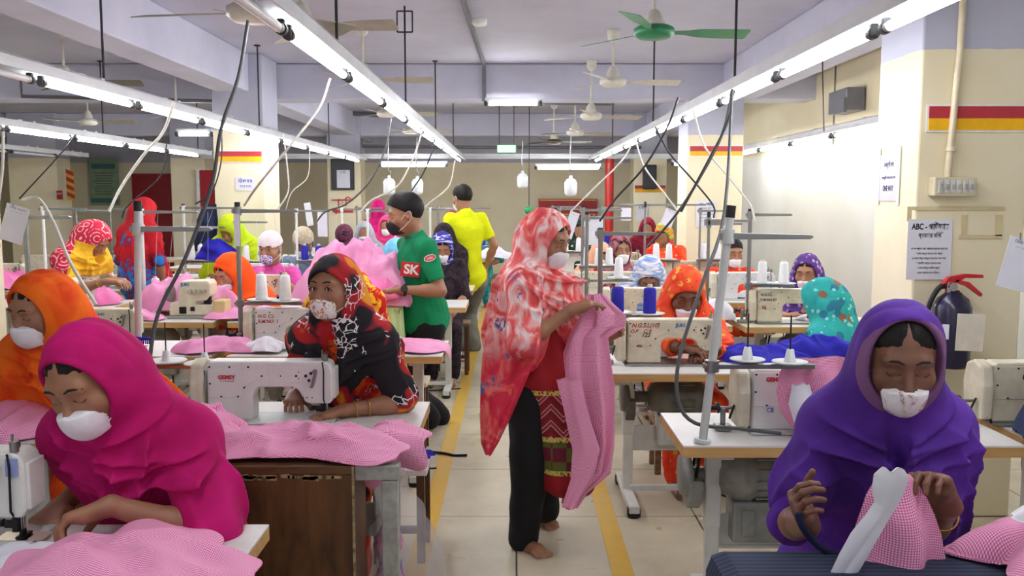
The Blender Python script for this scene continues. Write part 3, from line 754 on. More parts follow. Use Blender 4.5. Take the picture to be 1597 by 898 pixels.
def box_table(x0, x1, y0, y1, label, top=None, z=.74, motor=True, panel=True, mdark=False, text=None, group=None, legs=True, mdx=-.15):
    cx, cy = (x0+x1)/2, (y0+y1)/2; r = empty('sewing_table', (cx, cy, 0), label, 'table', group)
    MB().mat(top or M_top).box((cx, cy, z-.003), (x1-x0, y1-y0, .006)).mat(M_edge).box((cx, cy, z-.024), (x1-x0, y1-y0, .036)).build('table_top', parent=r)
    if not legs: return r
    for s, x in ((-1, x0+.16), (1, x1-.16)):
        MB().box((x, cy, .53), (.06, .045, z-.04-.36), bev=.006).box((x, cy, .22), (.052, .038, .40), bev=.005).box((x, cy, z-.05), (.06, y1-y0-.08, .025), bev=.004).build('leg', M_frame, r)
        f = MB().box((x, cy, .045), (.055, y1-y0+.02, .04), bev=.006).build('foot_bar', M_frame, r)
        for e in (-1, 1): MB().box((x, cy+e*((y1-y0)/2-.02), .028), (.066, .05, .05), bev=.008).cyl((x, cy+e*((y1-y0)/2-.02), 0), (x, cy+e*((y1-y0)/2-.02), .012), .028).build('rubber_foot', M_black, f)
    if panel:
        p = MB().box((cx, cy+.03, .335), (x1-x0-.34, .012, .13), bev=.004).box((cx, cy+.035, .27), (x1-x0-.34, .03, .012)).build('cross_panel', M_frame, r)
        if text: lettering(text, (cx+.2, cy+.0225, .305), (1, 0, 0), (0, 0, 1), .075, M_frame, p, bold=.002)
        MB().box((cx, cy-.02, .075), (x1-x0-.34, .03, .03), bev=.004).build('foot_rail', M_frame, r)
        pd = MB().box((cx+.05, cy-.02, .13), (.30, .24, .012), rot=Matrix.Rotation(-.2, 3, 'X'), bev=.004).build('treadle', M_motor2, r)
        MB().cyl((cx+.16, cy, .13), (cx+.16, cy, z-.22), .006).build('pitman_rod', M_steel, pd)
    if motor:
        mm = M_motor2 if mdark else M_motor; mx = cx+mdx; mz = z-.185; my = cy+.02
        m = MB().lathe((mx-.16, my, mz), [(0, 0), (.05, .0), (.075, .02), (.08, .05), (.095, .06), (.1, .09), (.1, .12), (.092, .13), (.092, .24), (.1, .25), (.1, .27), (.07, .3), (0, .31)], axis=(1, 0, 0), n=28)
        for k in range(14):
            t = 2*PI*k/14; m.box((mx+.025, my+.096*math.cos(t), mz+.096*math.sin(t)), (.10, .012, .006), rot=Matrix.Rotation(-t, 3, 'X') if False else None)
        m.box((mx, my, mz+.1), (.16, .09, .06), bev=.01).build('motor', mm, r)
        pu = MB().lathe((mx-.30, my, mz), [(0, 0), (.075, .0), (.085, .02), (.085, .035), (.03, .05), (.03, .15)], axis=(1, 0, 0), n=24).prism((mx-.255, my, mz-.05), (0, 1, 0), (0, 0, 1), [(-.085, .05), (-.085, -.03), (-.04, -.07), (.04, -.07), (.085, -.03), (.085, .05)], .05, .008).build('belt_guard', mm, r)
        for e in (-.012, .012): MB().cyl((mx-.245, my+e*3, mz), (mx-.225, my+.0+e*3, z-.04), .006).build('drive_belt', M_black, r)
        MB().box((mx+.02, my, mz-.17), (.26, .12, .16), bev=.012).box((mx-.05, my-.062, mz-.17), (.05, .01, .1), bev=.003).build('control_box', M_motor if not mdark else M_wsteel, r)
        MB().tube(bez([(mx+.1, my, mz-.24), (mx+.14, my-.04, .12), (mx+.3, my-.03, .012), (x1-.06, my, .02)], 20), .006).build('power_lead', M_black, r)
    return r
M_mwhite = flat('machine_white', '#deded9', .32, 0, .03, 10); M_mcream = flat('machine_cream', '#d3cbb3', .36, 0, .07, 12); M_screw = flat('screw_dark', '#26262a', .35, .6)
M_gred = flat('badge_red', '#c0303a', .4); M_jblue = flat('badge_blue', '#3a78b8', .4); M_marker = flat('marker_red', '#a5302a', .6); M_markb = flat('marker_black', '#23211f', .6)
PROTO = {}
def machine(x, y, label, var='white', s=1.0, z=.742, texts=(), group=None, bobbin=True, flipx=False):
    """lockstitch machine; x = outer face of the column, arm towards +x; operator on +y"""
    m = M_mwhite if var == 'white' else M_mcream
    if var not in PROTO:
        o = V((x, y, z)); r = empty('sewing_machine', o); ux, uz = V((1, 0, 0)), V((0, 0, 1)); X = lambda a, b, c: o+V((a, b, c))
        MB().prism(o, ux, uz, [(0, .006), (0, .225), (.012, .236), (.455, .236), (.475, .226), (.483, .20), (.483, .085), (.472, .07), (.395, .07), (.375, .078), (.355, .118), (.343, .130), (.325, .135), (.20, .135), (.183, .125), (.175, .10), (.175, .006)], .088, .008).build('arm', m, r)
        MB().box(X(.24, 0, .0035), (.50, .19, .007), bev=.002).build('bed', M_wsteel if var == 'white' else M_steel, r)
        cp = MB().prism(X(.105, -.0445, .0), ux, uz, [(-.098, .095), (-.098, .222), (.12, .222), (.12, .175), (.105, .165), (.06, .15), (.035, .135), (.028, .095)], .004, .0015).build('cover_plate', m, r)
        sc = MB()
        for a, b in ((.013, .215), (.09, .215), (.162, .215), (.013, .15), (.055, .1), (.12, .1), (.213, .18), (.145, .135)): sc.cyl(X(a, -.0465, b), X(a, -.049, b), .0038, n=8)
        sc.build('screws', M_screw, cp)
        c2 = MB().prism(X(.30, -.0445, .18), ux, uz, [(-.06, -.028), (-.06, .034), (.066, .034), (.07, .028), (.07, -.02), (.06, -.028)], .003, .001).build('rear_plate', m, r)
        sc = MB()
        for a, b, q in ((.285, .18, .003), (.345, .18, .005), (.382, .18, .006), (.402, .19, .006), (.394, .162, .006), (.355, .195, .0025), (.355, .17, .0025), (.40, .135, .0025), (.37, .095, .0025), (.385, .095, .0025), (.405, .095, .0025)): sc.cyl(X(a, -.044, b), X(a, -.047, b), q, n=8)
        sc.build('screws', M_screw, c2)
        MB().box(X(.487, 0, .15), (.012, .075, .12), bev=.004).build('face_plate', m, r)
        MB().cyl(X(.455, -.03, .236), X(.455, -.03, .262), .011, n=12).cyl(X(.44, .01, .236), X(.44, .01, .256), .008).cyl(X(.44, -.01, .236), X(.44, -.01, .275), .0035, n=6).build('pressure_screw', M_steel, r)
        MB().box(X(.415, -.055, .17), (.010, .02, .07), rot=Matrix.Rotation(.25, 3, 'Y'), bev=.003).cyl(X(.42, -.05, .2), X(.42, -.068, .2), .008).build('presser_lever', M_steel, r)
        MB().cyl(X(.452, 0, .03), X(.452, 0, .075), .0045, n=8).cyl(X(.452, 0, .008), X(.452, 0, .03), .0012, n=6).build('needle_bar', M_chrome, r)
        MB().box(X(.44, -.012, .05), (.016, .018, .05), bev=.003).box(X(.425, -.012, .045), (.03, .014, .02), bev=.004).box(X(.40, -.01, .047), (.018, .018, .018), bev=.004).box(X(.452, -.002, .013), (.02, .05, .006), bev=.002).box(X(.452, -.006, .02), (.008, .02, .02)).build('presser_foot', M_screw, r)
        MB().box(X(.45, 0, .0075), (.12, .06, .003)).build('needle_plate', M_chrome, r)
        hw = MB().lathe(X(-.006, 0, .165), [(.03, 0), (.055, -.004), (.062, -.012), (.062, -.026), (.052, -.034), (.02, -.038), (0, -.038)], axis=(1, 0, 0), n=28).build('handwheel', M_mwhite if var == 'white' else M_motor, r)
        MB().prism(X(-.035, .0, .0), V((0, 1, 0)), uz, [(-.07, .02), (-.075, .15), (-.055, .225), (0, .245), (.055, .225), (.075, .15), (.06, .02)], .05, .012).build('belt_cover', M_mcream, r)
        MB().tube(bez([X(-.01, -.04, .20), X(-.012, -.05, .14), X(-.014, -.052, .05), X(-.01, -.06, .005)], 14), .004).build('cable', M_black, r)
        MB().tube([X(.447, -.05, .235), X(.452, -.052, .2), X(.45, -.052, .09), X(.452, -.03, .06)], .003).build('thread_guide', M_screw, r)
        if bobbin:
            bw = MB().box(X(-.10, -.02, .012), (.06, .05, .02), bev=.004).box(X(-.10, -.02, .05), (.018, .02, .07), bev=.004).cyl(X(-.11, -.02, .085), X(-.06, -.02, .085), .006).build('bobbin_winder', M_steel, r)
            MB().lathe(X(-.115, -.02, .085), [(.02, 0), (.022, .006), (.01, .01), (.01, .03), (.022, .034), (.02, .04)], axis=(-1, 0, 0), n=16).cyl(X(-.075, -.02, .045), X(-.065, -.045, .1), .004).build('bobbin', M_screw, bw)
        PROTO[var] = (r, [c for c in r.children])
        r2 = r; PROTO[var] = (r, list(r.children))
    else:
        p, kids = PROTO[var]; r2 = p.copy(); COL.objects.link(r2)
        for k in list(r2.keys()): del r2[k]
        for c in kids:
            q = c.copy(); COL.objects.link(q); q.parent = r2
            for g in c.children:
                if g.name.startswith('lettering'): continue
                h = g.copy(); COL.objects.link(h); h.parent = q
        r2.location = (x, y, z)
    r2.scale = (s, s, s); tag(r2, label, 'sewing machine', group)
    plate = [c for c in r2.children if c.name.startswith('arm')][0]
    for t in texts:
        txt, dx, dz, size, col, bold = t[:6]
        lettering(txt, V(r2.location)+V((dx, -.0475, dz)), (1, 0, 0), (0, 0, 1), size, col, r2, bold=bold, align='LEFT', shear=t[6] if len(t) > 6 else 0)
    return r2
M_cone = flat('thread_white', '#eceef0', .8, 0, .02, 40); M_coneb = flat('thread_blue', '#2322a6', .75, 0, .08, 60); M_conec = flat('cone_core', '#cfc9b6', .6)
def cone(x, y, z, label, blue=False, group=None, s=1.0):
    r = empty('thread_cone', (x, y, z), label, 'thread cone', group)
    pr = [(0, 0.004), (.034, .004), (.036, .012), (.028, .142), (.022, .15), (.012, .15)] if not blue else [(0, .004), (.034, .004), (.036, .01), (.034, .13), (.03, .142), (.012, .146)]
    MB().lathe((x, y, z), [(a*s, b*s) for a, b in pr], n=20).build('thread_winding', M_coneb if blue else M_cone, r)
    MB().lathe((x, y, z+.145*s), [(.015*s, 0), (.012*s, .018*s), (.007*s, .018*s)], n=14).build('core', M_conec, r)
    return r
def stand(x, y, ztop, label, low=.93, arms=((.33, 0, -.11),), lean=(0, 0), discs=(.1, .25), cones=(), z0=.742, r_=.014, lowlen=.36, cl='', pm=None, flatarm=True, lowdy=0, group=None, both=False, threads=False, dr=.085):
    """thread stand: pole, top arms, lower bar with discs and spikes. discs = offsets along the bar; cones = (index, blue)"""
    r = empty('thread_stand', (x, y, z0), label, 'thread stand', group); pm = pm or M_wsteel
    tx, ty = x+lean[0], y+lean[1]; zz = lambda z: (z-z0)/(ztop-z0)
    at = lambda z: V((x+lean[0]*zz(z), y+lean[1]*zz(z), z))
    MB().cyl(at(z0), at(ztop), r_, n=12).cyl(at(z0), at(z0+.012), r_*2, n=14).build('pole', pm, r)
    MB().cyl(at(ztop-.03), at(ztop+.012), r_*1.15, n=12).build('pole_cap', M_black, r)
    for L, ang, dz in arms:
        a = at(ztop+dz); d = V((math.cos(ang), math.sin(ang), 0)); b = a+d*L; w = V((-d.y, d.x, 0))
        m = MB().prism(a, d, V((0, 0, 1)), [(-.03, -.011), (L, -.008), (L+.01, 0), (L, .008), (-.03, .013)], .026, .002)
        m.build('guide_arm', M_steel, r)
        MB().cyl(a-V((0, 0, .025)), a+V((0, 0, .025)), r_*1.6, n=12).build('clamp', pm, r)
    if low:
        a = at(low); s0 = -.03 if not both else -lowlen
        MB().box((a.x+(s0+lowlen)/2, a.y+lowdy, a.z), (lowlen-s0, .03, .018), bev=.003).cyl(a-V((0, 0, .02)), a+V((0, 0, .02)), r_*1.7, n=12).build('spool_bar', M_steel, r)
        for k, dx in enumerate(discs):
            c = V((a.x+dx, a.y-.03 if k % 2 else a.y+.02, a.z+.014))
            q = MB().lathe(c, [(0, -.006), (dr*.7, 0), (dr, .006), (dr*.98, .009), (dr*.4, .006), (.02, .008), (.012, .05), (.008, .05)], n=24).build('spool_disc', M_wsteel, r)
            MB().cyl(c, c+V((0, 0, .17)), .003, n=6).build('spike', M_dark, q)
            for ci, blue in cones:
                if ci == k: cone(c.x, c.y, c.z+.004, f"{'blue' if blue else 'white'} thread cone, {['left','right','third','fourth'][k]} on the {cl}", blue, 'thread cones')
            if threads:
                tp = at(ztop+arms[0][2])+V((arms[0][0]*(.3+.3*k), 0, 0)); MB().tube([c+V((0, 0, .17)), tp], .0008, 3, False).build('thread_strand', M_cone, r)
    return r

# ---- left side tables (near edge y0 .. far edge y1)
T = box_table
T(-1.86, -.645, 1.66, 2.31, 'white topped sewing table at the lower left corner of the aisle'); 
T(-1.57, -.35, 3.12, 3.76, 'white sewing table of the woman in the black and red batik scarf', motor=True)
T(-2.95, -1.68, 3.12, 3.76, 'white sewing table heaped with pink gingham in front of the orange scarfed woman')
T(-1.57, -.385, 4.87, 5.42, 'sewing table with wooden edge behind the woman in the batik scarf')
T(-2.95, -1.66, 4.87, 5.42, 'sewing table under the cream machine behind the orange scarfed woman')
T(-2.0, -1.42, 6.25, 6.85, 'white table in front of the young woman in the plain orange scarf', legs=True)
T(-2.84, -2.1, 6.25, 6.85, 'sewing table with the overlock machine and pink bundle')
rowsL = (7.1, 8.4, 9.75, 11.2, 12.8)
for k, y in enumerate(rowsL):
    T(-1.57, -.37, y, y+.55, f'pale table left of the aisle, {ordn(k)} row behind the man in green', top=M_topc if k == 1 else None, motor=k < 3)
    T(-2.95, -1.66, y, y+.55, f'pale table in the second left block, {ordn(k)} row past the man in green', motor=k < 1)
    T(-4.35, -3.2, y, y+.55, f'pale sewing table behind the left column, {ordn(k)} row', motor=False)
    if k > 0: T(-5.75, -4.5, y, y+.55, f'pale sewing table at the far left, {ordn(k)} row', motor=False, group='far left tables')
# ---- right side
T(.60, 1.80, 3.07, 3.56, 'white sewing table with wood coloured edge right behind the woman in purple', mdx=-.26)
T(.455, 1.60, 4.38, 4.95, 'sewing table with worn wooden edge beside the striding woman', mdark=True, text='JUKI')
T(1.86, 3.1, 3.05, 3.75, 'sewing table at the right edge below the fire extinguisher')
T(.46, 1.5, 6.05, 6.6, 'sewing table under the second machine right of the aisle')
T(1.58, 2.8, 6.0, 6.5, 'sewing table with wooden edge under the machine marked 56', top=M_topc)
rowsR = (7.45, 8.85, 10.3, 11.8, 13.2)
for k, y in enumerate(rowsR):
    T(.46, 1.5, y, y+.55, f'pale sewing table right of the aisle, {ordn(k)} row beyond the blue striped scarf', motor=k < 1)
    if k not in (2,): T(1.6, 2.8, y, y+.55, f'pale sewing table by the right wall, {ordn(k)} row beyond the machine marked 56', motor=False)
# pale board table behind teal woman
T(1.55, 2.5, 4.98, 5.3, 'pale board topped table in front of the woman in the teal scarf', top=M_topc, motor=False, z=.70)

GEM = (('GEMSY', .045, .168, .021, M_gred, .0011), ('Trust in Design quality', .052, .158, .006, M_gred, 0))
JUK = lambda: (('JUKI', .235, .20, .022, M_jblue, .0009),)
machine(-1.176, 3.45, 'white sewing machine lettered in red in front of the batik scarfed woman', 'white', texts=GEM)
mz = machine(-1.20-.486, 2.2, 'white machine head cut by the lower left picture edge', 'white')
MB().box((-1.20-.486+.455, 2.2-.0475, .742+.20), (.03, .003, .045), bev=.001).build('sticker', flat('sticker_blue', '#8f9bd0', .4), mz)
machine(-1.47, 5.12, 'white machine with red handwriting left of the batik scarfed woman', 'white', texts=(('N.G. C.L', .02, .185, .026, M_marker, .0006, .3), ('R.M.NO  1', .02, .155, .026, M_marker, .0006, .3)))
machine(-2.62, 5.1, 'cream machine with small blue badge behind the orange scarfed woman', 'cream', texts=(('JUKI', .27, .20, .02, M_jblue, .0008),))
machine(.885, 3.3, 'grey white machine lettered in red half hidden by gingham beside the purple woman', 'white', texts=(('GEMSY', .05, .19, .021, M_gred, .0011), ('CE', .055, .075, .022, M_jblue, .0004)))
machine(.60, 4.66, 'cream machine covered in red handwriting right of the striding woman', 'cream', texts=(('N.G.S.L(10)', .02, .195, .030, M_marker, .0006, .3), ('O.P    C-9', .012, .166, .026, M_marker, .0006, .3), ('122', .07, .145, .03, M_markb, .0006, .4), ('+00', .045, .09, .02, M_marker, .0006), ('JUKI', .25, .197, .026, M_jblue, .001)))
machine(.70, 6.3, 'cream machine between the blue thread cones and the blue striped scarf', 'cream', texts=(('N', .02, .18, .03, M_marker, .0006), ('IO.', .02, .13, .03, M_marker, .0006), ('JUKI', .27, .20, .022, M_jblue, .0008)))
machine(1.70, 6.22, 'cream machine hand marked 56 beside the woman in teal', 'cream', texts=(('N.G.S.L', .02, .19, .026, M_markb, .0006), ('P.M.NO-07', .02, .155, .024, M_markb, .0005), ('56', .03, .10, .03, M_marker, .0008), ('JUKI', .32, .20, .02, M_jblue, .0008)))
machine(1.84, 3.42, 'cream machine with pencil scrawl at the right edge below the extinguisher', 'cream', texts=(('Ol ( (', .10, .17, .05, M_markb, .0004, .4),))
for x, y, var, lab in ((.60, 7.7, 'cream', 'cream machine just behind the blue striped scarf'), (.95, 9.1, 'cream', 'cream machine in front of the woman with the black edged scarf'),
        (1.75, 7.65, 'white', 'white machine behind the machine marked 56'), (1.62, 9.05, 'cream', 'cream machine in front of the girl with uncovered hair at right'), (.55, 10.5, 'white', 'small white machine right of the striding woman beyond the red black scarf'),
        (.7, 12.0, 'cream', 'small cream machine below the far maroon hood'), (1.02, 10.5, 'cream', 'cream machine before the far right column'), (.6, 13.4, 'white', 'tiny white machine farthest right of the aisle'),
        (-1.3, 7.38, 'white', 'white machine hidden behind the heap of pink fabric'), (-2.35, 7.38, 'cream', 'cream machine in front of the man with the patterned cap'), (-3.9, 7.38, 'cream', 'cream machine left of the lime scarfed woman'),
        (-1.2, 8.68, 'white', 'white machine in front of the grey hooded woman'), (-1.4, 10.02, 'white', 'white machine in front of the bright pink hooded woman'), (-2.6, 8.68, 'white', 'white machine at the left between column and cap man'),
        (-2.5, 10.02, 'white', 'white machine beyond the column, middle row'), (-4.1, 8.68, 'cream', 'cream machine beside the red scarfed standing woman'), (-5.2, 8.68, 'cream', 'cream machine at the far left edge row'),
        (-5.4, 10.02, 'cream', 'small cream machine at far left behind the pink bundles'), (-1.1, 11.45, 'white', 'tiny white machine far left of the aisle'), (-2.7, 11.45, 'white', 'tiny white machine far behind the column'), (-5.0, 11.45, 'white', 'tiny white machine in the farthest left row')):
    machine(x, y, lab, var, texts=JUK())
# overlock machine
def overlock(x, y, z=.742):
    r = empty('overlock_machine', (x, y, z), 'cream overlock machine left of the young woman in the orange scarf', 'sewing machine')
    o = V((x, y, z)); ux, uz = V((1, 0, 0)), V((0, 0, 1))
    MB().prism(o, ux, uz, [(0, .02), (0, .11), (.07, .12), (.07, .24), (.09, .27), (.28, .275), (.30, .25), (.30, .17), (.27, .13), (.2, .12), (.19, .10), (.33, .10), (.34, .02)], .16, .01).build('casing', M_mcream, r)
    MB().box(o+V((.17, 0, .01)), (.36, .2, .02), bev=.004).build('base_plate', M_motor, r)
    MB().box(o+V((.36, -.01, .07)), (.09, .15, .12), bev=.012).build('side_table', flat('cream_yellow', '#cbb983', .4), r)
    MB().lathe(o+V((-.01, 0, .17)), [(0, -.03), (.05, -.03), (.06, -.01), (.06, .01)], axis=(1, 0, 0), n=24).build('handwheel', M_motor, r)
    for k in range(4): MB().cyl(o+V((.16+.035*k, -.08, .2)), o+V((.16+.035*k, -.11, .2)), .012, n=14).build('tension_knob', M_chrome, r)
    MB().box(o+V((.27, -.05, .13)), (.05, .04, .06), bev=.005).cyl(o+V((.28, -.06, .16)), o+V((.28, -.06, .08)), .006).box(o+V((.1, -.085, .06)), (.05, .015, .05), bev=.004).box(o+V((.17, -.085, .07)), (.03, .015, .03), bev=.004).build('looper_cover', M_screw, r)
    lettering('JUKI', o+V((.09, -.0815, .235)), (1, 0, 0), (0, 0, 1), .032, M_jblue, r, bold=.0012, align='LEFT')
    return r
overlock(-2.47, 6.5)
# stands
stand(-1.575, 3.72, 1.58, 'white thread stand left of the red lettered machine, discs empty', low=.90, arms=((.30, 0, -.105),), lean=(.03, 0), discs=(.11, .29), lowlen=.38)
stand(-1.57, 5.15, 1.57, 'thread stand with two white cones left of the batik scarfed woman', low=1.0, arms=((.34, 0, -.04),), discs=(.12, .27), cones=((0, 0), (1, 0)), lowlen=.36, cl='stand in front of the orange scarfed young woman', pm=M_steel, threads=True)
stand(-2.80, 6.80, 1.54, 'thread stand right of the woman in the flower dotted red scarf', low=.83, arms=((.42, 0, -.04), (.55, .15, -.16)), discs=(.08, .2, .34, .50), cones=((0, 0), (1, 0), (2, 0), (3, 0)), lowlen=.56, cl='stand before the overlock machine', pm=M_wsteel, threads=True)
stand(-3.24, 8.88, 1.54, 'thread stand between the red hooded and lime scarfed women', low=.98, arms=((.5, 0, -.03), (.4, 0, -.22)), discs=(.06, .17), cones=((0, 0), (1, 0)), cl='stand left of the lime scarfed woman', threads=True)
stand(-2.72, 8.88, 1.40, 'thread stand right in front of the lime scarfed woman', low=.97, arms=((.3, 0, -.03),), discs=(.08, .24), cones=((0, 0), (1, 0)), cl='stand before the lime scarfed woman')
stand(.985, 3.13, 1.565, 'leaning white thread stand with long arm beside the half hidden machine', low=.985, arms=((.30, -.08, -.10),), lean=(-.0, 0), z0=.742, discs=(.14, .30), lowlen=.42, r_=.016) if False else None
stand(.675, 3.11, 1.565, 'leaning white thread stand with long arm at the near right table corner', low=.985+.03, arms=((.28, -.1, -.095),), lean=(.085, .02), discs=(.13, .265), lowlen=.36, r_=.015, dr=.062)
stand(.485, 4.92, 1.43, 'short thread stand with two blue cones behind the striding woman', low=.955, arms=((.30, 0, -.02),), discs=(.1, .27), cones=((0, 1), (1, 1)), lowlen=.34, cl='stand behind the striding woman', pm=M_steel)
stand(1.345, 6.15, 1.50, 'dark thread stand with double arm right of the orange hooded woman', low=None, arms=((.27, 0, -.05), (.22, 0, -.07)), pm=M_steel, r_=.011)
stand(1.64, 6.20, 1.52, 'thread stand with two white cones beside the machine marked 56', low=1.0, arms=((.28, 0, -.03),), discs=(.1, .235), cones=((0, 0), (1, 0)), lowlen=.32, cl='stand beside the machine marked 56', pm=M_steel)
stand(.55, 6.6, 1.49, 'thread stand with one white cone behind the blue cones', low=1.0, arms=((.32, 0, -.03),), discs=(.24,), cones=((0, 0),), lowlen=.34, cl='stand behind the blue cones', pm=M_steel)
stand(.62, 7.9, 1.53, 'thread stand with cones just right of the striding woman', low=1.0, arms=((.34, 0, -.03),), discs=(.02, .14, .24), cones=((0, 0), (1, 0), (2, 0)), cl='stand just right of the striding woman', pm=M_steel)
stand(1.33, 9.0, 1.56, 'slim thread stand with wide top arm below the far right column', low=.98, arms=((.6, 0, -.02), (.25, PI, -.02)), discs=(.12, .24), cones=((0, 0), (1, 0)), cl='slim stand below the far right column', pm=M_steel, r_=.011)
stand(1.86, 8.9, 1.5, 'thread stand in front of the girl with uncovered hair', low=.99, arms=((.3, 0, -.02),), discs=(.05, .17), cones=((0, 0), (1, 0)), cl='stand before the girl with uncovered hair', pm=M_steel, r_=.011)
stand(1.2, 11.8, 1.5, 'far thread stand below the small stripe', low=.98, arms=((.3, 0, -.02),), discs=(.05, .17), cones=((0, 1), (1, 1)), cl='far stand below the small stripe', pm=M_steel, r_=.011)
stand(-2.65, 4.90, 1.52, 'thread stand at the left edge holding a white card', low=None, arms=((.24, 0, -.02),), pm=M_steel)
stand(-3.75, 7.2, 1.57, 'slim white thread stand left of the flower dotted scarf', low=.98, arms=((.35, 0, -.05),), discs=(.1, .2), pm=M_white, r_=.011)
for k, (x, y, b) in enumerate(((-2.12, 8.85, 1), (-1.93, 10.22, 1), (-1.42, 8.85, 1), (-1.33, 10.22, 1), (-.93, 10.22, 1), (-.6, 11.6, 1))):
    w = 'stand behind the pink fabric heap, %s from the left' % ordn(k)
    stand(x, y, 1.5, 'white '+w, low=.98, arms=((.32, 0, -.02),), discs=(.07, .22), cones=((0, b), (1, b)), cl=w, pm=M_white, r_=.012)
for k, (x, y) in enumerate(((-4.3, 8.88), (-5.4, 8.88), (-4.55, 10.2), (.55, 10.4), (.6, 13.3), (-.95, 11.6), (-2.0, 11.6))):
    w = ['stand left of the red hooded woman', 'stand at the far left by the striped board', 'distant stand behind the red hooded woman', 'distant stand just right of the striding woman', 'farthest stand right of the aisle', 'distant stand behind the man in yellow', 'distant stand near the Bengali arrow'][k]
    stand(x, y, 1.5, 'thin '+w, low=.98, arms=((.32, 0, -.02),), discs=(.07, .22), cones=((0, 0), (1, 0)), cl=w, pm=M_steel, r_=.011)
# right edge leaning pole with card
r = stand(2.02, 3.08, 1.60, 'taped leaning thread stand at the right picture edge', low=1.10, arms=(), lean=(.12, .03), discs=(-.02, .14, .25), lowlen=.3, pm=M_wsteel, r_=.016, lowdy=-.03, dr=.07)
for k, z in enumerate((1.12, 1.28)): MB().box((2.02+.12*(z-.74)/.86, 3.09, z), (.06, .05, .045), bev=.006).build('bracket', M_steel, r)
# cards on the stands
def card(px0, py0, px1, py1, Y, label, tilt=0, lines=True):
    a, b = P(px0, py0, Y), P(px1, py1, Y); c = (a+b)/2; w, h = b.x-a.x, a.z-b.z
    ob = paper(c, w, h, (1, 0, 0), [('Daily record', .1, w*.13, 0), ('---- --- -----', .2, w*.12, 0)] if lines else [], label, name='record_card', tilt=tilt, cat='card', m=M_paper, ink=M_cond)
    MB().cyl(c+V((0, 0, h/2-.005)), c+V((0, 0, h/2+.02)), .003).build('hook', M_steel, ob)
card(912, 337, 940, 382, 7.86, 'white record card hanging on the stand just right of the striding woman')
card(883, 330, 898, 372, 8.4, 'narrow white card next to the striding woman s forehead', tilt=-18)
card(969, 324, 984, 344, 9.8, 'small white card on a far stand below the red pipe', lines=False)
card(1034, 326, 1052, 353, 8.8, 'tilted white card above the multicoloured headscarf', tilt=-22)
card(495, 331, 511, 369, 8.8, 'white card hanging near the Bengali arrow', lines=False)
card(476, 316, 487, 352, 10.1, 'pale ragged card hanging left of the Bengali arrow', lines=False, tilt=8)
card(364, 333, 374, 384, 5.05, 'narrow white card on the stand beside the lime scarf', lines=False)
card(2, 320, 42, 378, 4.7, 'tilted white record card at the left picture edge', tilt=-17)
card(1566, 372, 1612, 452, 3.0, 'tilted white record card at the right picture edge', tilt=-14)
# ================================================================ people
def skinm(name, c, c2):
    n = NT(name, .5); co = n.coord(); n.base(n.ramp(n.noise(co, 9, 3), [(.35, c), (.65, c2)])); n.bump(n.noise(co, 260, 2), .06, .001)
    n.b.inputs['Subsurface Weight'].default_value = .08; n.b.inputs['Subsurface Radius'].default_value = (.02, .008, .004); n.b.inputs['Subsurface Scale'].default_value = .3
    return n.m
SK = {'mid': skinm('skin_medium', '#94664c', '#a37457'), 'dark': skinm('skin_deep', '#6f4a38', '#7f5642'), 'light': skinm('skin_warm', '#b07f60', '#bd8b6b')}
n = NT('black_hair', .38); co_ = n.coord(scale=(1, 1, 1)); n.base(n.ramp(n.noise(co_, 120, 2), [(.3, '#0d0a0a'), (.7, '#1d1715')])); n.bump(n.noise(co_, 200, 2), .4, .002); n.b.inputs['Roughness'].default_value = .62; n.b.inputs['Specular IOR Level'].default_value = .25; M_hair = n.m
M_brow = flat('eyebrow', '#1a1210', .7); M_mask = flat('mask_white', '#eceaf0', .8, 0, .03, 30); M_eyew = flat('eye_white', '#e6e0da', .25, 0, .0); M_iris = flat('iris_dark', '#180d08', .15)
M_gold = flat('gold_bangle', '#d9b25c', .25, .9); M_lip = flat('lips', '#7a4038', .5)
def maskpat(name, stops, scale): 
    return fabric(name, stops, scale, 3, 1.5)
M_mask_flower = maskpat('mask_flowered', [(.40, '#ecebf0'), (.50, '#efe9e0'), (.56, '#d9a93a'), (.62, '#7b5a9a'), (.68, '#ecebf0')], 38)
M_mask_brown = maskpat('mask_brown_print', [(.46, '#eeedf2'), (.56, '#e5d9d6'), (.62, '#a5736a'), (.68, '#eeedf2')], 30)
M_mask_purple = maskpat('mask_purple_print', [(.45, '#e9e2f2'), (.55, '#5a3a9a'), (.65, '#8a4fae')], 40)
M_mask_black = flat('mask_black', '#141417', .7)
class Fr:
    """frame: origin o, axes R (person's right), F (forward), U (up), scale s"""
    def __init__(q, o, R, F, U, s): q.o, q.R, q.F, q.U, q.s = V(o), V(R), V(F), V(U), s
    def w(q, x, y, z): return q.o+(q.R*x+q.F*y+q.U*z)*q.s
    def M(q): return [tuple(q.R), tuple(q.F), tuple(q.U)]
    def loc(q, X): 
        return ((X-A3(q.o))@np.array(q.M(), dtype=np.float32).T)/q.s
def frame(o, yaw, pitch=0, roll=0, s=1.0):
    y = math.radians(yaw); p = math.radians(pitch); r = math.radians(roll)
    F0 = V((math.sin(y), -math.cos(y), 0)); Z = V((0, 0, 1)); F = F0*math.cos(p)-Z*math.sin(p); U = Z*math.cos(p)+F0*math.sin(p); R = F.cross(U)
    U2 = U*math.cos(r)+R*math.sin(r); R2 = R*math.cos(r)-U*math.sin(r)
    return Fr(o, R2, F, U2, s)
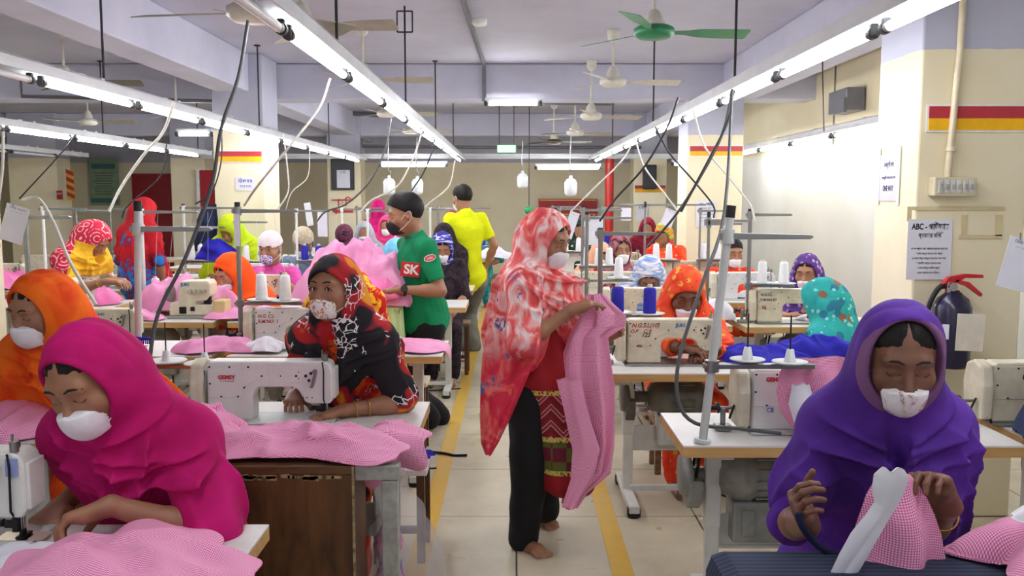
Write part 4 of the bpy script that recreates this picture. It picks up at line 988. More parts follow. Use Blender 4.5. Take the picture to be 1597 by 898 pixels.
def head_sdf(f, S=None, det=True):
    S = S or SDF(); s = f.s; M = f.M(); w = f.w
    e = lambda c, r, k, op='u': S.ell(w(*c), [a*s for a in r], M, k*s, op)
    c = lambda a, b, ra, rb, k, op='u': S.cap(w(*a), w(*b), ra*s, rb*s, k*s, op)
    e((0, -.014, .028), (.076, .096, .088), .02)
    e((0, .022, -.030), (.063, .070, .082), .03)
    c((0, .052, -.088), (0, .055, -.09), .030, .026, .03)
    c((-.035, .0, -.06), (.035, .0, -.06), .032, .032, .03)
    if det:
        c((-.034, .074, .024), (.034, .074, .024), .015, .015, .018)
        e((-.030, .098, .004), (.019, .016, .012), .014, 's'); e((.030, .098, .004), (.019, .016, .012), .014, 's')
        for q in (-1, 1):
            e((q*.030, .073, .004), (.0165, .0135, .013), .004)
            e((q*.042, .060, -.026), (.022, .022, .022), .022)
        c((0, .086, .006), (0, .108, -.030), .007, .011, .012)
        e((-.012, .096, -.036), (.009, .010, .008), .008); e((.012, .096, -.036), (.009, .010, .008), .008)
        e((0, .088, -.062), (.024, .010, .006), .008); e((0, .086, -.070), (.021, .010, .007), .006)
        for q in (-1, 1):
            e((q*.077, -.006, -.004), (.009, .020, .032), .008); e((q*.085, .0, .0), (.006, .010, .016), .006, 's')
    else:
        c((0, .086, .006), (0, .102, -.034), .008, .012, .014)
        for q in (-1, 1): e((q*.077, -.006, -.004), (.010, .018, .030), .008)
    return S
def hand_sdf(S, W, d, n, s=1.0, thumb=1, curl=(30, 35, 25), spread=.0, tcurl=25, per=None, k=.008):
    """W wrist, d finger direction, n palm normal (out of the palm), thumb = +1/-1 side of t = d x n"""
    d = V(d).normalized(); n = V(n); n = (n-d*n.dot(d)).normalized(); t = d.cross(n)*thumb
    W = V(W); at = lambda a, b, c: W+(d*a+t*b+n*c)*s
    bases = [(.088, .030), (.092, .010), (.088, -.010), (.080, -.027)]
    L = [.074, .082, .076, .060]; ra = [.0088, .0090, .0086, .0076]
    for i, (a, b) in enumerate(bases):
        S.cap(at(.0, b*.45, 0), at(a, b, -.004), .0155*s, .0125*s, .014*s if i else .02*s)
    S.cap(at(.02, .018, .008), at(.055, -.018, .008), .014*s, .013*s, .015*s)
    for i, (a, b) in enumerate(bases):
        c = per[i] if per else curl
        p = at(a, b, -.004); dirv = (d+t*(b*spread*10)).normalized(); ang = 0; r0 = ra[i]*s
        for j, (fr, cu) in enumerate(zip((.45, .31, .24), c)):
            ang += math.radians(cu); v = dirv*math.cos(ang)+n*math.sin(ang)
            q = p+v*(L[i]*fr*s); r1 = r0*.92
            S.cap(p, q, r0, r1, k*.35*s if j == 0 else .0025*s); p, r0 = q, r1
    p = at(.022, .030, .004); v = (d*.62+t*.62+n*.35).normalized()
    q = p+v*(.042*s); S.cap(at(.008, .012, .004), p, .015*s, .0145*s, .014*s); S.cap(p, q, .0135*s, .0108*s, .012*s)
    a = math.radians(tcurl); v2 = (v*math.cos(a)+(n*.5+d*.6-t*.4).normalized()*math.sin(a)).normalized()
    q2 = q+v2*(.032*s); S.cap(q, q2, .0106*s, .0088*s, .003*s); q3 = q2+(v2+n*.15).normalized()*(.024*s); S.cap(q2, q3, .0088*s, .0074*s, .002*s)
def ik(A, W, l1, l2, hint):
    A, W = V(A), V(W); d = W-A; L = d.length
    if L > (l1+l2)*.995: k = L/((l1+l2)*.995); l1 *= k; l2 *= k
    x = (l1*l1-l2*l2+L*L)/(2*L); h = math.sqrt(max(0, l1*l1-x*x)); d.normalize()
    hn = V(hint)-d*V(hint).dot(d); hn.normalize()
    return A+d*x+hn*h
def fold_fn(f, NB, amp, kf, seed, vz=1.0, wob=3.0, low=.02, sharp=True):
    """creases: ridges that fall from the shoulders, swags that hang under the chin"""
    nb = A3(NB); bf = np.array([f.R[:], f.F[:], (0, 0, 1)], dtype=np.float32); r_ = np.random.RandomState(seed+100)
    nr = int(kf*1.25); P0 = [(-PI+2*PI*(i+.6*r_.rand())/nr, r_.uniform(-1.1, 1.1), r_.uniform(.007, .016), r_.uniform(1.2, 3.6), r_.uniform(.02, -.14), r_.uniform(-.30, -.75), r_.uniform(-2, 2)) for i in range(nr)]
    SW = [(-.030-.036*i+r_.uniform(-.006, .006), r_.uniform(.5, 1.2), r_.uniform(-.25, .25), r_.uniform(.008, .012)) for i in range(5)]
    def g(X):
        q = (X-nb)@bf.T; n1 = wn(X, 7, seed); n2 = wn(X, 24, seed+1)
        th = np.arctan2(q[:, 0], q[:, 1])+.10*n1; rr = np.sqrt(q[:, 0]**2+q[:, 1]**2); z = q[:, 2]; d = .0025*n2+.004*n1
        for p, dr, w, a, z0, z1, cv in P0:
            s = th-p-dr*(z+.1)*1.2-cv*(z+.2)**2*2; s = (s+PI) % (2*PI)-PI; s = np.sqrt((s*np.minimum(rr, .22))**2+1.2e-5)
            win = np.clip((z0-z)/.06, 0, 1)*np.clip((z-z1)/.12, 0, 1)
            d = d-amp*a*win*np.exp(-s/w)
        cth = np.cos(np.clip(th, -1.6, 1.6))
        for z0, sg, tl, w in SW:
            zz = z0+.09-.13*cth**1*sg+tl*th*.12
            s = np.sqrt((z-zz)**2+1.5e-5)
            d = d-amp*2.0*np.clip(cth*1.6, 0, 1)*np.exp(-s/w)*(rr > .03)
        return d+amp*.5
    return g
def hood_fn(hf, amp, seed, nf=15):
    def g(X):
        q = hf.loc(X); r = np.sqrt(q[:, 0]**2+q[:, 2]**2); n1 = wn(X, 14, seed)
        w = np.clip((q[:, 2]+.05)/.1, 0, 1)
        ph = q[:, 1]*110+n1*2.2+np.abs(q[:, 0])*40
        return amp*w*(1-2*np.abs(np.sin(ph*.5)))
    return g
HSF = 1.0
def person(label, head, yaw=0, pitch=15, roll=0, s=1.0, by=None, seat=True, lean=.12, skin='mid', top=None, sleeve=.55, hood=None, hooddet={}, hands=None, pelvis=None,
           mask=M_mask, maskk='std', eyes='down', hair='woman', hs=1.0, h=.008, legs=True, ankles=None, pants=None, pely=None, pelx=0, stool=True, knees=None, extra=None, cap=None, group=None, scarf=None, neckfront=.0, hd=True, headh=None, zseat=.50, shoulder=.148, cover=.20, drape=(), fold=.006, kf=13, seed=1, open_=(.078, .095, .098), openoff=(0, .102, -.008), chest=1.0, bangles=(), handsc=1.0, top_fn=None, name='person', cut_low=None, neckopen=.0, nohood_shoulders=False, elbowhint=None, handh=None):
    """builds one person; head = world centre of the head"""
    by = yaw if by is None else by
    hf = frame(head, yaw, pitch, roll, s*hs); bf = frame(head, by, 0, 0, s); Z = V((0, 0, 1)); sk = SK[skin]
    NB = hf.w(0, -.035, -.115)+V((0, 0, -.045*s)); 
    if pelvis is None: pelvis = V((NB.x, NB.y, 0))-bf.F*lean; pelvis.z = zseat if seat else .86*s
    pelvis = V(pelvis)
    if seat and pely is None and abs(math.sin(math.radians(by))) < .6:
        es = [2.31, 3.76, 5.42, 6.85, 7.65, 8.95, 10.3, 11.75, 13.35] if pelvis.x < 0 else [3.56, 4.95, 6.6, 8.0, 9.4, 10.85, 12.35, 13.75]
        e = min(es, key=lambda q: abs(q+.16-head.y-.12)); pely = min(max(e+.24, head.y+.03), head.y+.45)
    if pely is not None: pelvis.y = pely
    pelvis.x += pelx
    if seat and pants is None: pants = (top or scarf, (.088, .075, .055))
    up = (NB-pelvis); torso = up.length; upn = up.normalized()
    root = empty(name, (pelvis.x, pelvis.y, 0), label, 'person', group)
    SR = NB+bf.R*(shoulder*s)-upn*(.045*s); SL = NB-bf.R*(shoulder*s)-upn*(.045*s)
    # axes along the spine
    TR = bf.R; TF = upn.cross(TR)*1.0
    if TF.dot(bf.F) < 0: TF = -TF
    TM = [tuple(TR), tuple(TF), tuple(upn)]
    hands = hands or {}; arms = {}
    for side, S0, sg in (('r', SR, 1), ('l', SL, -1)):
        hp = hands.get(side)
        if hp is None:
            if seat: hp = dict(w=pelvis+bf.F*.24*s+bf.R*(sg*.10*s)+Z*.13, d=bf.F-bf.R*sg*.4-Z*.2, n=-Z)
            else: hp = dict(w=S0+V((0, 0, -.50*s))+bf.F*.06+bf.R*sg*.06, d=-Z+bf.F*.15, n=-bf.R*sg)
            hands[side] = hp
        hint = hp.get('hint', bf.R*(sg*.7)-Z*.9-bf.F*.35)
        E = ik(S0, hp['w'], .275*s, .245*s, hint); arms[side] = (S0, E, V(hp['w']))
    # ---- body skin, one mesh
    B = SDF(); head_sdf(hf, B, hd)
    B.cap(hf.w(0, -.02, -.05), NB-upn*.02*s, .052*s, .056*s, .03*s)
    B.ell(NB-upn*.17*s, (.135*s, .085*s, .17*s), TM, .05*s)
    B.ell(pelvis+upn*.08*s, (.14*s, .10*s, .15*s), TM, .06*s)
    for side, (S0, E, W) in arms.items():
        B.cap(S0, E, .047*s, .037*s, .03*s); hp = hands[side]
        d = (W-E).normalized(); B.cap(E, E+d*.09*s, .037*s, .036*s, .015*s); B.cap(E+d*.07*s, W, .036*s, .0235*s, .02*s)
    fine = []
    hh = headh or h*.6
    fine.append((hf.o, .165*s*hs, hh))
    for side, (S0, E, W) in arms.items():
        hp = hands[side]
        if hp.get('skip'): continue
        sg = 1 if side == 'r' else -1
        Sn = B; q = dict(hp); 
        hand_sdf(B, W, hp['d'], hp['n'], s*handsc*hp.get('s', 1), hp.get('thumb', sg), hp.get('curl', (25, 35, 25)), hp.get('spread', .15), hp.get('tcurl', 25), hp.get('per'))
        tip = W+V(hp['d']).normalized()*.17*s
        if h < .0065:
            A_ = E+(W-E)*.12; c_ = (A_+tip)/2; fine.append((c_, max(.115, max(abs(x) for x in (tip-A_))/2+.045)*1.0, handh or .003))
        else: fine.append((W+V(hp['d']).normalized()*.08*s, .135*s*handsc*hp.get('s', 1), handh or max(.0028, h*.45)))
    feet = []
    if legs:
        if seat:
            for sg in (-1, 1):
                hp_ = pelvis+bf.R*(sg*.09*s)-Z*.02; kn = hp_+bf.F*(.40*s)+Z*(.0); an = V((kn.x, kn.y, .07))-bf.F*.04
                B.cap(hp_, kn, .075*s, .055*s, .03); B.cap(kn, an, .052*s, .035*s, .02); B.cap(an-Z*.035+bf.F*.0, an-Z*.045+bf.F*.14*s, .030*s, .020*s, .02); feet.append((hp_, kn, an))
        else:
            for i, (an, toe) in enumerate(ankles):
                sg = 1 if i == 0 else -1; hp_ = pelvis+bf.R*(sg*.09*s)-Z*.03; an = V(an); toe = V(toe)
                kn = (knees[i] if knees else ik(hp_, an, .42*s, .40*s, bf.F))
                B.cap(hp_, kn, .08*s, .055*s, .03); B.cap(kn, an, .052*s, .033*s, .02)
                heel = an-V((0, 0, .045))-(toe-an).normalized()*.03; fd = (toe-an); fd.z = 0; fd.normalize(); lat = fd.cross(Z)
                B.cap(heel, heel+V((0, 0, .01)), .032*s, .03*s, .02); ball = toe-(toe-an).normalized()*.05
                B.cap(an-Z*.015, ball+Z*.012, .034*s, .026*s, .03); B.cap(heel, ball, .03*s, .024*s, .02)
                for k in range(5):
                    o = lat*((k-2)*.0165*s*(1 if sg > 0 else -1)); B.cap(ball+o*.9, toe+o*1.05-fd*(.006*abs(k-1)), .0135*s, (.0105-.0007*k)*s, .006)
                feet.append((hp_, kn, an)); fine.append((ball, .10*s, .005 if h < .008 else h))
    chunks = []
    def inbox(c, r): return lambda X: np.max(np.abs(X-A3(c)), 1)-r
    for i, (c, r, hq) in enumerate(fine):
        lo = np.array(c)-r; hi = np.array(c)+r
        def fld(X, i=i):
            d = B.ev(X)
            for (c2, r2, _) in fine[:i]: d = np.maximum(d, -(np.max(np.abs(X-A3(c2)), 1)-r2+hq))
            return d
        chunks.append(surfnet(fld, lo, hi, hq, .004))
    lo, hi = B.bounds(.03)
    def rest(X):
        d = B.ev(X)
        for (c2, r2, hq) in fine: d = np.maximum(d, -(np.max(np.abs(X-A3(c2)), 1)-r2+h*1.1))
        return d
    chunks.append(surfnet(rest, lo, hi, max(h, .009), .01))
    body = mesh_np('body', chunks, sk, root)
    # ---- face details
    s0_ = s; s = s*hs
    def surf(x, z, y0=.14):
        ys = np.linspace(y0, .0, 90); P0 = np.array([hf.w(x, y, z)[:] for y in ys], dtype=np.float32)
        Hs = HS.ev(P0); i = int(np.argmax(Hs < 0)); return float(ys[i])
    HS = head_sdf(hf, None, hd)
    if hd:
        m = MB()
        for q in (-1, 1):
            m.tube([hf.w(q*x, surf(q*x, z)+.0005, z) for x, z in ((.012, .026), (.024, .031), (.038, .031), (.050, .024))], [.002*s, .0034*s, .003*s, .0012*s], 6)
        m.build('eyebrows', M_brow, root)
        if eyes == 'open':
            for q in (-1, 1):
                MB().lathe(hf.w(q*.030, .0715, .003), [(0, .0168*s), (.005*s, .0160*s), (.010*s, .0130*s), (.0135*s, .009*s)], axis=hf.F, n=20).build('eye', M_eyew, root)
                MB().lathe(hf.w(q*.030-.003, .0720, .0035), [(0, .0172*s), (.0035*s, .0168*s), (.0062*s, .0155*s)], axis=hf.F, n=16).build('iris', M_iris, root)
            m = MB()
            for q in (-1, 1): 
                m.tube([hf.w(q*.030+x, .0885-abs(x)*.30, .003+.0085-x*x*45) for x in (-.017, -.009, 0, .009, .017)], .0018*s, 5)
            m.build('eyelashes', M_brow, root)
            m = MB()
            for q in (-1, 1): m.tube([hf.w(q*.030+x, .086-abs(x)*.35, .003-.0078+x*x*35) for x in (-.016, -.008, 0, .008, .016)], .003*s, 6)
            for q in (-1, 1): m.tube([hf.w(q*.030+x, .0865-abs(x)*.30, .003+.0125-x*x*45) for x in (-.017, -.009, 0, .009, .017)], .0035*s, 6)
            m.build('eyelids', sk, root)
        else:
            m = MB()
            for q in (-1, 1):
                pts = []
                for x, z in ((-.015, -.001), (-.008, -.0055), (0, -.007), (.008, -.0055), (.015, .0)):
                    xx = q*.030+x; pts.append(hf.w(xx, surf(xx, z)+.0003, z))
                m.tube(pts, .0014*s, 5)
            m.build('eyelashes', M_brow, root)
    # ---- mask
    if mask is not None:
        K = SDF(); head_sdf(hf, K, False); K.ell(hf.w(0, .080, -.052), (.040*s, .038*s, .048*s), hf.M(), .02*s)
        top_z, mwid = {'std': (-.018, .050), 'low': (-.027, .049), 'chin': (-.045, .043)}[maskk]
        def region(X):
            q = hf.loc(X); ax = np.abs(q[:, 0]); pl = .0008*np.sin(q[:, 2]*520)*(maskk == 'std')
            e = np.maximum(q[:, 2]-(top_z-.30*ax), -(q[:, 2]+.104+.0*ax)); e = np.maximum(e, ax-(mwid+np.minimum(0, q[:, 2]+.055)*.25)); e = np.maximum(e, .012-q[:, 1]); return (e+pl)*s
        def kf_(X): return np.maximum(K.ev(X)-.0055*s, region(X))
        mk_ = mesh_np('mask', [surfnet(kf_, np.array(hf.o)-.15*s, np.array(hf.o)+.15*s, max(.0035, h*.5), .004)], mask, root)
        m = MB()
        for q in (-1, 1):
            m.tube(bez([hf.w(q*(mwid-.001), .070, -.040), hf.w(q*.068, .034, -.016), hf.w(q*.083, -.006, .016), hf.w(q*.086, -.022, .004), hf.w(q*.080, -.012, -.03), hf.w(q*.066, .030, -.062), hf.w(q*(mwid-.006), .064, -.082)], 18), .0016*s, 5)
        m.build('ear_loops', M_mask if mask is not M_mask_black else M_mask, mk_)
        if mask is M_mask_black:
            MB().lathe(hf.w(.036, .096, -.058), [(.017, -.02), (.017, .006), (.013, .010), (0, .011)], axis=(hf.R*.7+hf.F*.7), n=18).build('valve', M_white, mk_)
    # ---- hair
    s_body = s0_
    if hair == 'woman' or hair == 'short':
        K = SDF(); hk = 1.0 if hair == 'short' else (.965 if scarf is None else .935); K.ell(hf.w(0, -.016, .032), (.083*s*hk, .103*s*hk, .094*s*hk), hf.M(), .02)
        if hair == 'short': K.ell(hf.w(0, -.0, .055), (.074*s, .088*s, .075*s), hf.M(), .03*s)
        elif scarf is None: K.ell(hf.w(0, -.10, .0), (.05*s, .05*s, .05*s), hf.M(), .03*s)
        def cutf(X):
            q = hf.loc(X)
            if hair == 'short': return -(-.66*q[:, 1]+.75*q[:, 2]-.004+.004*wn(X, 90, 5))*s
            return -(-.55*q[:, 1]+.83*q[:, 2]-.008)*s
        def hfn(X):
            q = hf.loc(X); part = np.exp(-(q[:, 0]/.004)**2)*.003 if hair == 'woman' else 0
            return np.maximum(K.ev(X)+part*s+.0012*wn(X, 120, 8), cutf(X))
        mesh_np('hair', [surfnet(hfn, np.array(hf.o)-.19*s, np.array(hf.o)+.19*s, max(.0045, h*.6), .006)], M_hair, root)
    if cap is not None:
        K = SDF(); K.ell(hf.w(0, -.014, .042), (.088*s, .108*s, .098*s), hf.M(), .02)
        def cfn(X):
            q = hf.loc(X); return np.maximum(K.ev(X), -(q[:, 2]-.028+.18*q[:, 1]-.0)*s)
        mesh_np('cap', [surfnet(cfn, np.array(hf.o)-.17*s, np.array(hf.o)+.17*s, max(.005, h*.7), .006)], cap, root)
    # ---- clothes
    s = s_body; top = top or M_wsteel
    K = SDF(); ch = chest
    K.ell(NB-upn*.16*s, (.168*s*ch, .118*s*ch, .165*s), TM, .05)
    K.cap(SR+upn*.0, SL+upn*.0, .062*s, .062*s, .04*s)
    K.cap(NB-upn*.16*s, pelvis+upn*.04, .125*s*ch, .145*s*ch, .06*s)
    K.ell(pelvis+upn*.03, (.185*s*ch, .15*s*ch, .15*s), TM, .05*s)
    for side, (S0, E, W) in arms.items():
        if sleeve > 0:
            L1 = min(1, sleeve/.5); K.cap(S0, S0+(E-S0)*L1, .058*s, .052*s, .03*s)
            if sleeve > .5: L2 = (sleeve-.5)/.5; K.cap(E, E+(W-E)*L2, .052*s, .042*s, .02*s)
    K.cap(NB+upn*.01, NB+upn*.012, .066*s, .064*s, .03*s)
    K.fn(lambda X: .004*wn(X, 30, seed+4)+.003*wn(X, 70, seed+5), op='d')
    # sleeve ends cut flat
    for side, (S0, E, W) in arms.items():
        if 0 < sleeve:
            if sleeve <= .5: c = S0+(E-S0)*(sleeve/.5); d = (E-S0).normalized()
            else: c = E+(W-E)*((sleeve-.5)/.5); d = (W-E).normalized()
            K.ell(c+d*.075*s, (.09*s, .09*s, .07*s), [tuple(d.orthogonal().normalized()), tuple(d.cross(d.orthogonal()).normalized()), tuple(d)], .0, 's') if not scarf or True else None
    if extra: extra(K, dict(NB=NB, pelvis=pelvis, bf=bf, hf=hf, arms=arms, upn=upn, feet=feet))
    kk = sdf_obj('kameez' if hair != 'short' and cap is None else 'shirt', K, max(h, .008), top, root)
    if pants is not None and feet:
        K = SDF(); K.ell(pelvis, (.165*s, .125*s, .13*s), TM, .05)
        pr = (.105, .085, .07) if not isinstance(pants, tuple) else pants[1]; pm = pants if not isinstance(pants, tuple) else pants[0]
        for hp_, kn, an in feet: K.cap(hp_, kn, pr[0]*s, pr[1]*s, .03*s); K.cap(kn, an+Z*.02, pr[1]*s, pr[2]*s, .03*s)
        K.fn(lambda X: .007*wn(X*np.array([1, 1, 1.6], dtype=np.float32), 22, seed+9), op='d')
        sdf_obj('trousers', K, max(h, .009), pm, root)
    # ---- head scarf
    if scarf is not None:
        K = SDF(); fat = hooddet.get('fat', 1.0)
        hsz = s*hs
        K.ell(hf.w(0, -.014, .024), (.095*hsz*fat, .118*hsz*fat, .108*hsz*fat), hf.M(), .03*s)
        K.ell(hf.w(0, .018, -.005), (.088*hsz*fat, .096*hsz, .110*hsz), hf.M(), .02*s)
        if not hooddet.get('bandana'):
            K.ell(hf.w(0, -.075, -.03), (.070*s, .065*s, .085*s), hf.M(), .05*s)
            K.cap(hf.w(0, -.02, -.04), NB-upn*.0*s-TF*.01, .088*s*fat, .092*s, .05*s)
            if not nohood_shoulders:
                K.cap(SR-upn*.0, SL-upn*.0, .066*s, .066*s, .06*s)
                K.ell(NB-upn*.12*s+TF*.012*s, (.152*s, .128*s, .17*s*(1 if cover > .1 else .7)), TM, .06*s)
                if cover > .15:
                    for side, (S0, E, W) in arms.items():
                        cv = hooddet.get('cov', {}).get(side, cover)
                        if cv > 0: K.cap(S0, S0+(E-S0)*min(1, cv/.25), .064*s, (.060+.014*cv/.25)*s, .04*s)
                        K.cap(hf.w(0, -.05, -.04), S0+(E-S0)*.10, .070*s, .060*s, .08*s)
                    K.ell(pelvis+upn*.24*s, (.158*s, .14*s, .2*s), TM, .07*s)
        for (a, b, ra, rb) in drape: K.cap(a, b, ra, rb, .05*s)
        ff = fold_fn(bf, NB, fold*1.7, kf, seed); K.fn(ff, op='d')
        K.fn(hood_fn(hf, hooddet.get('hamp', .0018), seed), op='d')
        K.ell(hf.w(*openoff), [a*s*hs for a in open_], hf.M(), .012*s, 's')
        K.cap(hf.w(0, .10, -.06), hf.w(0, .10, -.10)+V((0, 0, -.02)), .05*s, .03*s, .015*s, 's')
        if neckopen > 0: K.cap(hf.w(0, .09, -.10), NB+TF*.12*s-upn*(neckopen*s), .040*s, .022*s, .02*s, 's')
        if hooddet.get('bandana'):
            def bc(X):
                q = hf.loc(X); return -(-.45*q[:, 1]+.89*q[:, 2]-hooddet.get('line', -.01))*s
            K.fn(bc, op='i')
        if cut_low is not None: K.fn(lambda X: cut_low-X[:, 2]+.01*wn(X, 20, seed), op='i')
        sdf_obj('headscarf', K, h*.8, scarf, root, cut=.035)
    if seat and stool:
        zt = pelvis.z-.155*s; r2 = empty('wooden_stool', (pelvis.x, pelvis.y, 0), 'wooden stool under the '+' '.join(label.replace('seated ', '').split()[:10]), 'stool')
        MB().box((pelvis.x, pelvis.y, zt-.015), (.34, .26, .03), bev=.004).build('seat', M_wood, r2)
        for a in (-1, 1):
            for b in (-1, 1): MB().box((pelvis.x+a*.14, pelvis.y+b*.1, (zt-.03)/2), (.035, .035, zt-.03)).build('leg', M_wood, r2)
    for (side, tpos, r_) in bangles:
        S0, E, W = arms[side]; c = E+(W-E)*tpos; d = (W-E).normalized(); u = d.orthogonal().normalized(); w_ = d.cross(u)
        MB().tube([c+(u*math.cos(t)+w_*math.sin(t))*r_ for t in np.linspace(0, 2*PI, 25)], .0028, 6).build('bangle', M_gold, root)
    return root, dict(arms=arms, NB=NB, pelvis=pelvis, bf=bf, hf=hf)

# ---- fabrics
def tie(name, stops, scale=9, det=2, dist=1.2, st=(1, 1, 1)): return fabric(name, stops, scale, det, dist, stretch=st)
FM = tie('magenta_cotton', [(.3, '#a50857'), (.55, '#bb0f68'), (.8, '#c81f78')], 5)
FMr = flat('crimson_cotton', '#9e1030', .85)
FO = tie('orange_tie_dye', [(.30, '#b52208'), (.42, '#e2470f'), (.58, '#f06a17'), (.8, '#f27a22')], 7, 3, 1.0, (1, 1, .5))
FOp = tie('plain_orange', [(.3, '#e8480c'), (.7, '#f0611c')], 4)
FP = tie('purple_cotton', [(.3, '#4a1c88'), (.6, '#5a2a9c'), (.85, '#6d3cab')], 6)
FRed = tie('deep_red', [(.3, '#a01420'), (.7, '#b91d26')], 6)
def batik():
    n = NT('black_batik', .85); co = n.coord()
    dn = n.n('TexNoise'); dn.inputs['Scale'].default_value = 14; n.l(co, dn.inputs['Vector'])
    vm = n.n('VectorMath'); vm.operation = 'SCALE'; n.l(dn.outputs['Color'], vm.inputs[0]); vm.inputs['Scale'].default_value = .09
    va = n.n('VectorMath'); n.l(co, va.inputs[0]); n.l(vm.outputs[0], va.inputs[1])
    wv = n.voro(va.outputs[0], 27, 'DISTANCE_TO_EDGE', 'Distance')
    sq = n.math('MULTIPLY', n.math('LESS_THAN', wv, .055), n.math('GREATER_THAN', n.noise(co, 8, 1), .57))
    reg = n.noise(co, 5.5, 1, .4)
    base_ = n.ramp(reg, [(.0, '#17141b'), (.50, '#17141b'), (.53, '#a51420'), (.60, '#b71a1e'), (.63, '#e0820f'), (.70, '#e99a14')], 'LINEAR')
    n.base(n.mix(sq, base_, '#e6e3e2')); return n.m
FB = batik()
FKR = tie('red_black_kameez', [(.35, '#a81318'), (.5, '#c81d17'), (.6, '#dc5414'), (.68, '#19141a')], 8, 3)
FRY = tie('red_yellow_tie_dye', [(.38, '#c01318'), (.46, '#d42a18'), (.52, '#f0b81e'), (.68, '#f4cc2c')], 11, 4, 1.5)
def bandhani():
    n = NT('red_bandhani', .85); co = n.coord()
    v = n.voro(co, 9.5); rings = n.math('FRACT', n.math('MULTIPLY', v, 4.2)); w_ = n.math('MULTIPLY', n.math('GREATER_THAN', rings, .72), n.math('GREATER_THAN', n.noise(co, 60, 1), .42))
    s = n.sep(co); yel = n.math('GREATER_THAN', n.math('ADD', s[0], n.math('MULTIPLY', n.noise(co, 6, 2), .05)), .19)
    c = n.mix(w_, n.ramp(n.noise(co, 4), [(.3, '#b80f3a'), (.7, '#cf1f3c')]), '#eeb6bf'); yz = n.math('MULTIPLY', yel, n.math('LESS_THAN', n.math('ADD', s[2], n.math('MULTIPLY', s[0], .35)), 1.375)); n.base(n.mix(yz, c, n.ramp(n.noise(co, 30, 2), [(.3, '#e0a012'), (.7, '#efc02c')]))); return n.m
FBa = bandhani()
FYel = tie('yellow_cloth', [(.3, '#e2a50f'), (.7, '#f0c02a')], 8)
def polka():
    n = NT('polka_dots', .85); co = n.coord(); v = n.voro(co, 34); n.base(n.mix(n.math('LESS_THAN', v, .22), '#e3dccb', n.ramp(n.noise(co, 20, 0), [(.4, '#7a3a4e'), (.55, '#b0602e'), (.7, '#3f5a44')], 'CONSTANT'))); return n.m
FPol = polka()
def floral(name, base_, blobs, scale=9, thr=.34, leaf=None):
    n = NT(name, .85); co = n.coord(); b_ = n.ramp(n.noise(co, scale*.8, 3, 1.2), base_)
    for k, (c, sc, t) in enumerate(blobs):
        mp = n.coord(scale=(1, 1, 1), rot=(k, k*.7, 0)); v = n.voro(mp, sc); v = n.math('ADD', v, n.math('MULTIPLY', n.noise(mp, sc*2.5, 3), .35)); b_ = n.mix(n.math('LESS_THAN', v, t), b_, c)
    n.base(b_); n.bump(n.noise(co, 45, 3), .25, .004); return n.m
def coral():
    n = NT('coral_floral', .8); co = n.coord(); z = n.sep(co)[2]
    up = n.ramp(n.noise(n.coord(scale=(1, 1, .6)), 13, 2, 1.6), [(.33, '#d83f48'), (.45, '#e8625f'), (.56, '#f2a9a6'), (.66, '#f7e2e0')])
    lo = n.ramp(n.noise(co, 9, 2, 1.4), [(.30, '#cf1840'), (.48, '#dc2f4a'), (.6, '#ec6c66'), (.75, '#f0938a')])
    zz = n.math('ADD', z, n.math('MULTIPLY', n.noise(co, 3), .3)); c = n.mix(n.math('MULTIPLY', n.math('SUBTRACT', 1.18, zz), 6), up, lo)
    v = n.voro(co, 8); bl = n.math('MULTIPLY', n.math('LESS_THAN', n.math('ABSOLUTE', n.math('SUBTRACT', n.noise(n.coord(scale=(3, 3, 1)), 18, 1), .5)), .03), n.math('LESS_THAN', v, .26))
    n.base(n.mix(bl, c, '#4a6aa8')); n.bump(n.noise(co, 40, 3), .25, .004); return n.m
FCo = coral()
FTeal = floral('teal_floral', [(.3, '#0f8f8e'), (.7, '#26a9a2')], [('#1f6f86', 13, .52), ('#8a5a3f', 8, .36), ('#7fd0c8', 20, .40)])
FPurF = floral('purple_floral', [(.3, '#3d1d66'), (.7, '#5a3187')], [('#b59ac0', 22, .50)])
FDG = floral('dark_green_floral', [(.3, '#10231b'), (.7, '#1a3326')], [('#dcd6c2', 13, .48)])
FOR = floral('orange_red_floral', [(.3, '#d9260e'), (.5, '#e8431a'), (.7, '#ee6a26')], [('#e9a53c', 16, .42), ('#c9201a', 24, .30)])
FLime = tie('lime_cotton', [(.3, '#aecb10'), (.7, '#c6dc22')], 5)
FPink = tie('pink_kurta', [(.3, '#d63f9a'), (.7, '#e56ab4')], 14)
FBlueW = fabric('blue_white_stripe', [(.38, '#f0e2e2'), (.48, '#a9bddd'), (.55, '#6f8fc4'), (.62, '#dfe2ec'), (.7, '#e6cfd2')], 5, 2, .6, stretch=(1, 1, 5))
FMar = tie('maroon_scarf', [(.3, '#6f1026'), (.7, '#8e1c33')], 6); FGrey = tie('grey_scarf', [(.3, '#8b8d97'), (.7, '#b3b4bd')], 6); FHot = tie('hot_pink_scarf', [(.3, '#d92a72'), (.7, '#e74c8a')], 6)
FSky = tie('sky_blue_scarf', [(.3, '#5fb4d6'), (.7, '#82c8e2')], 5); FNavW = fabric('navy_white_stripe', [(.44, '#2b2a8c'), (.5, '#e2e2f2'), (.56, '#33329a')], 8, 1, .5, stretch=(1, 1, 4))
FDk = tie('dark_print', [(.35, '#1b171e'), (.6, '#3a2b35')], 20); FBW = tie('black_edge_scarf', [(.35, '#2a2028'), (.5, '#8a4a55'), (.65, '#b07a80')], 12); FRB = tie('red_blue_print', [(.4, '#8d1620'), (.5, '#18559a'), (.6, '#2c77b8')], 12)
FRain = fabric('rainbow_scarf', [(.36, '#c33f4f'), (.44, '#d98a2c'), (.52, '#7aa83c'), (.6, '#c7d95a'), (.7, '#b0407c')], 6, 1, .4, stretch=(1, 1, 5), interp='CONSTANT')
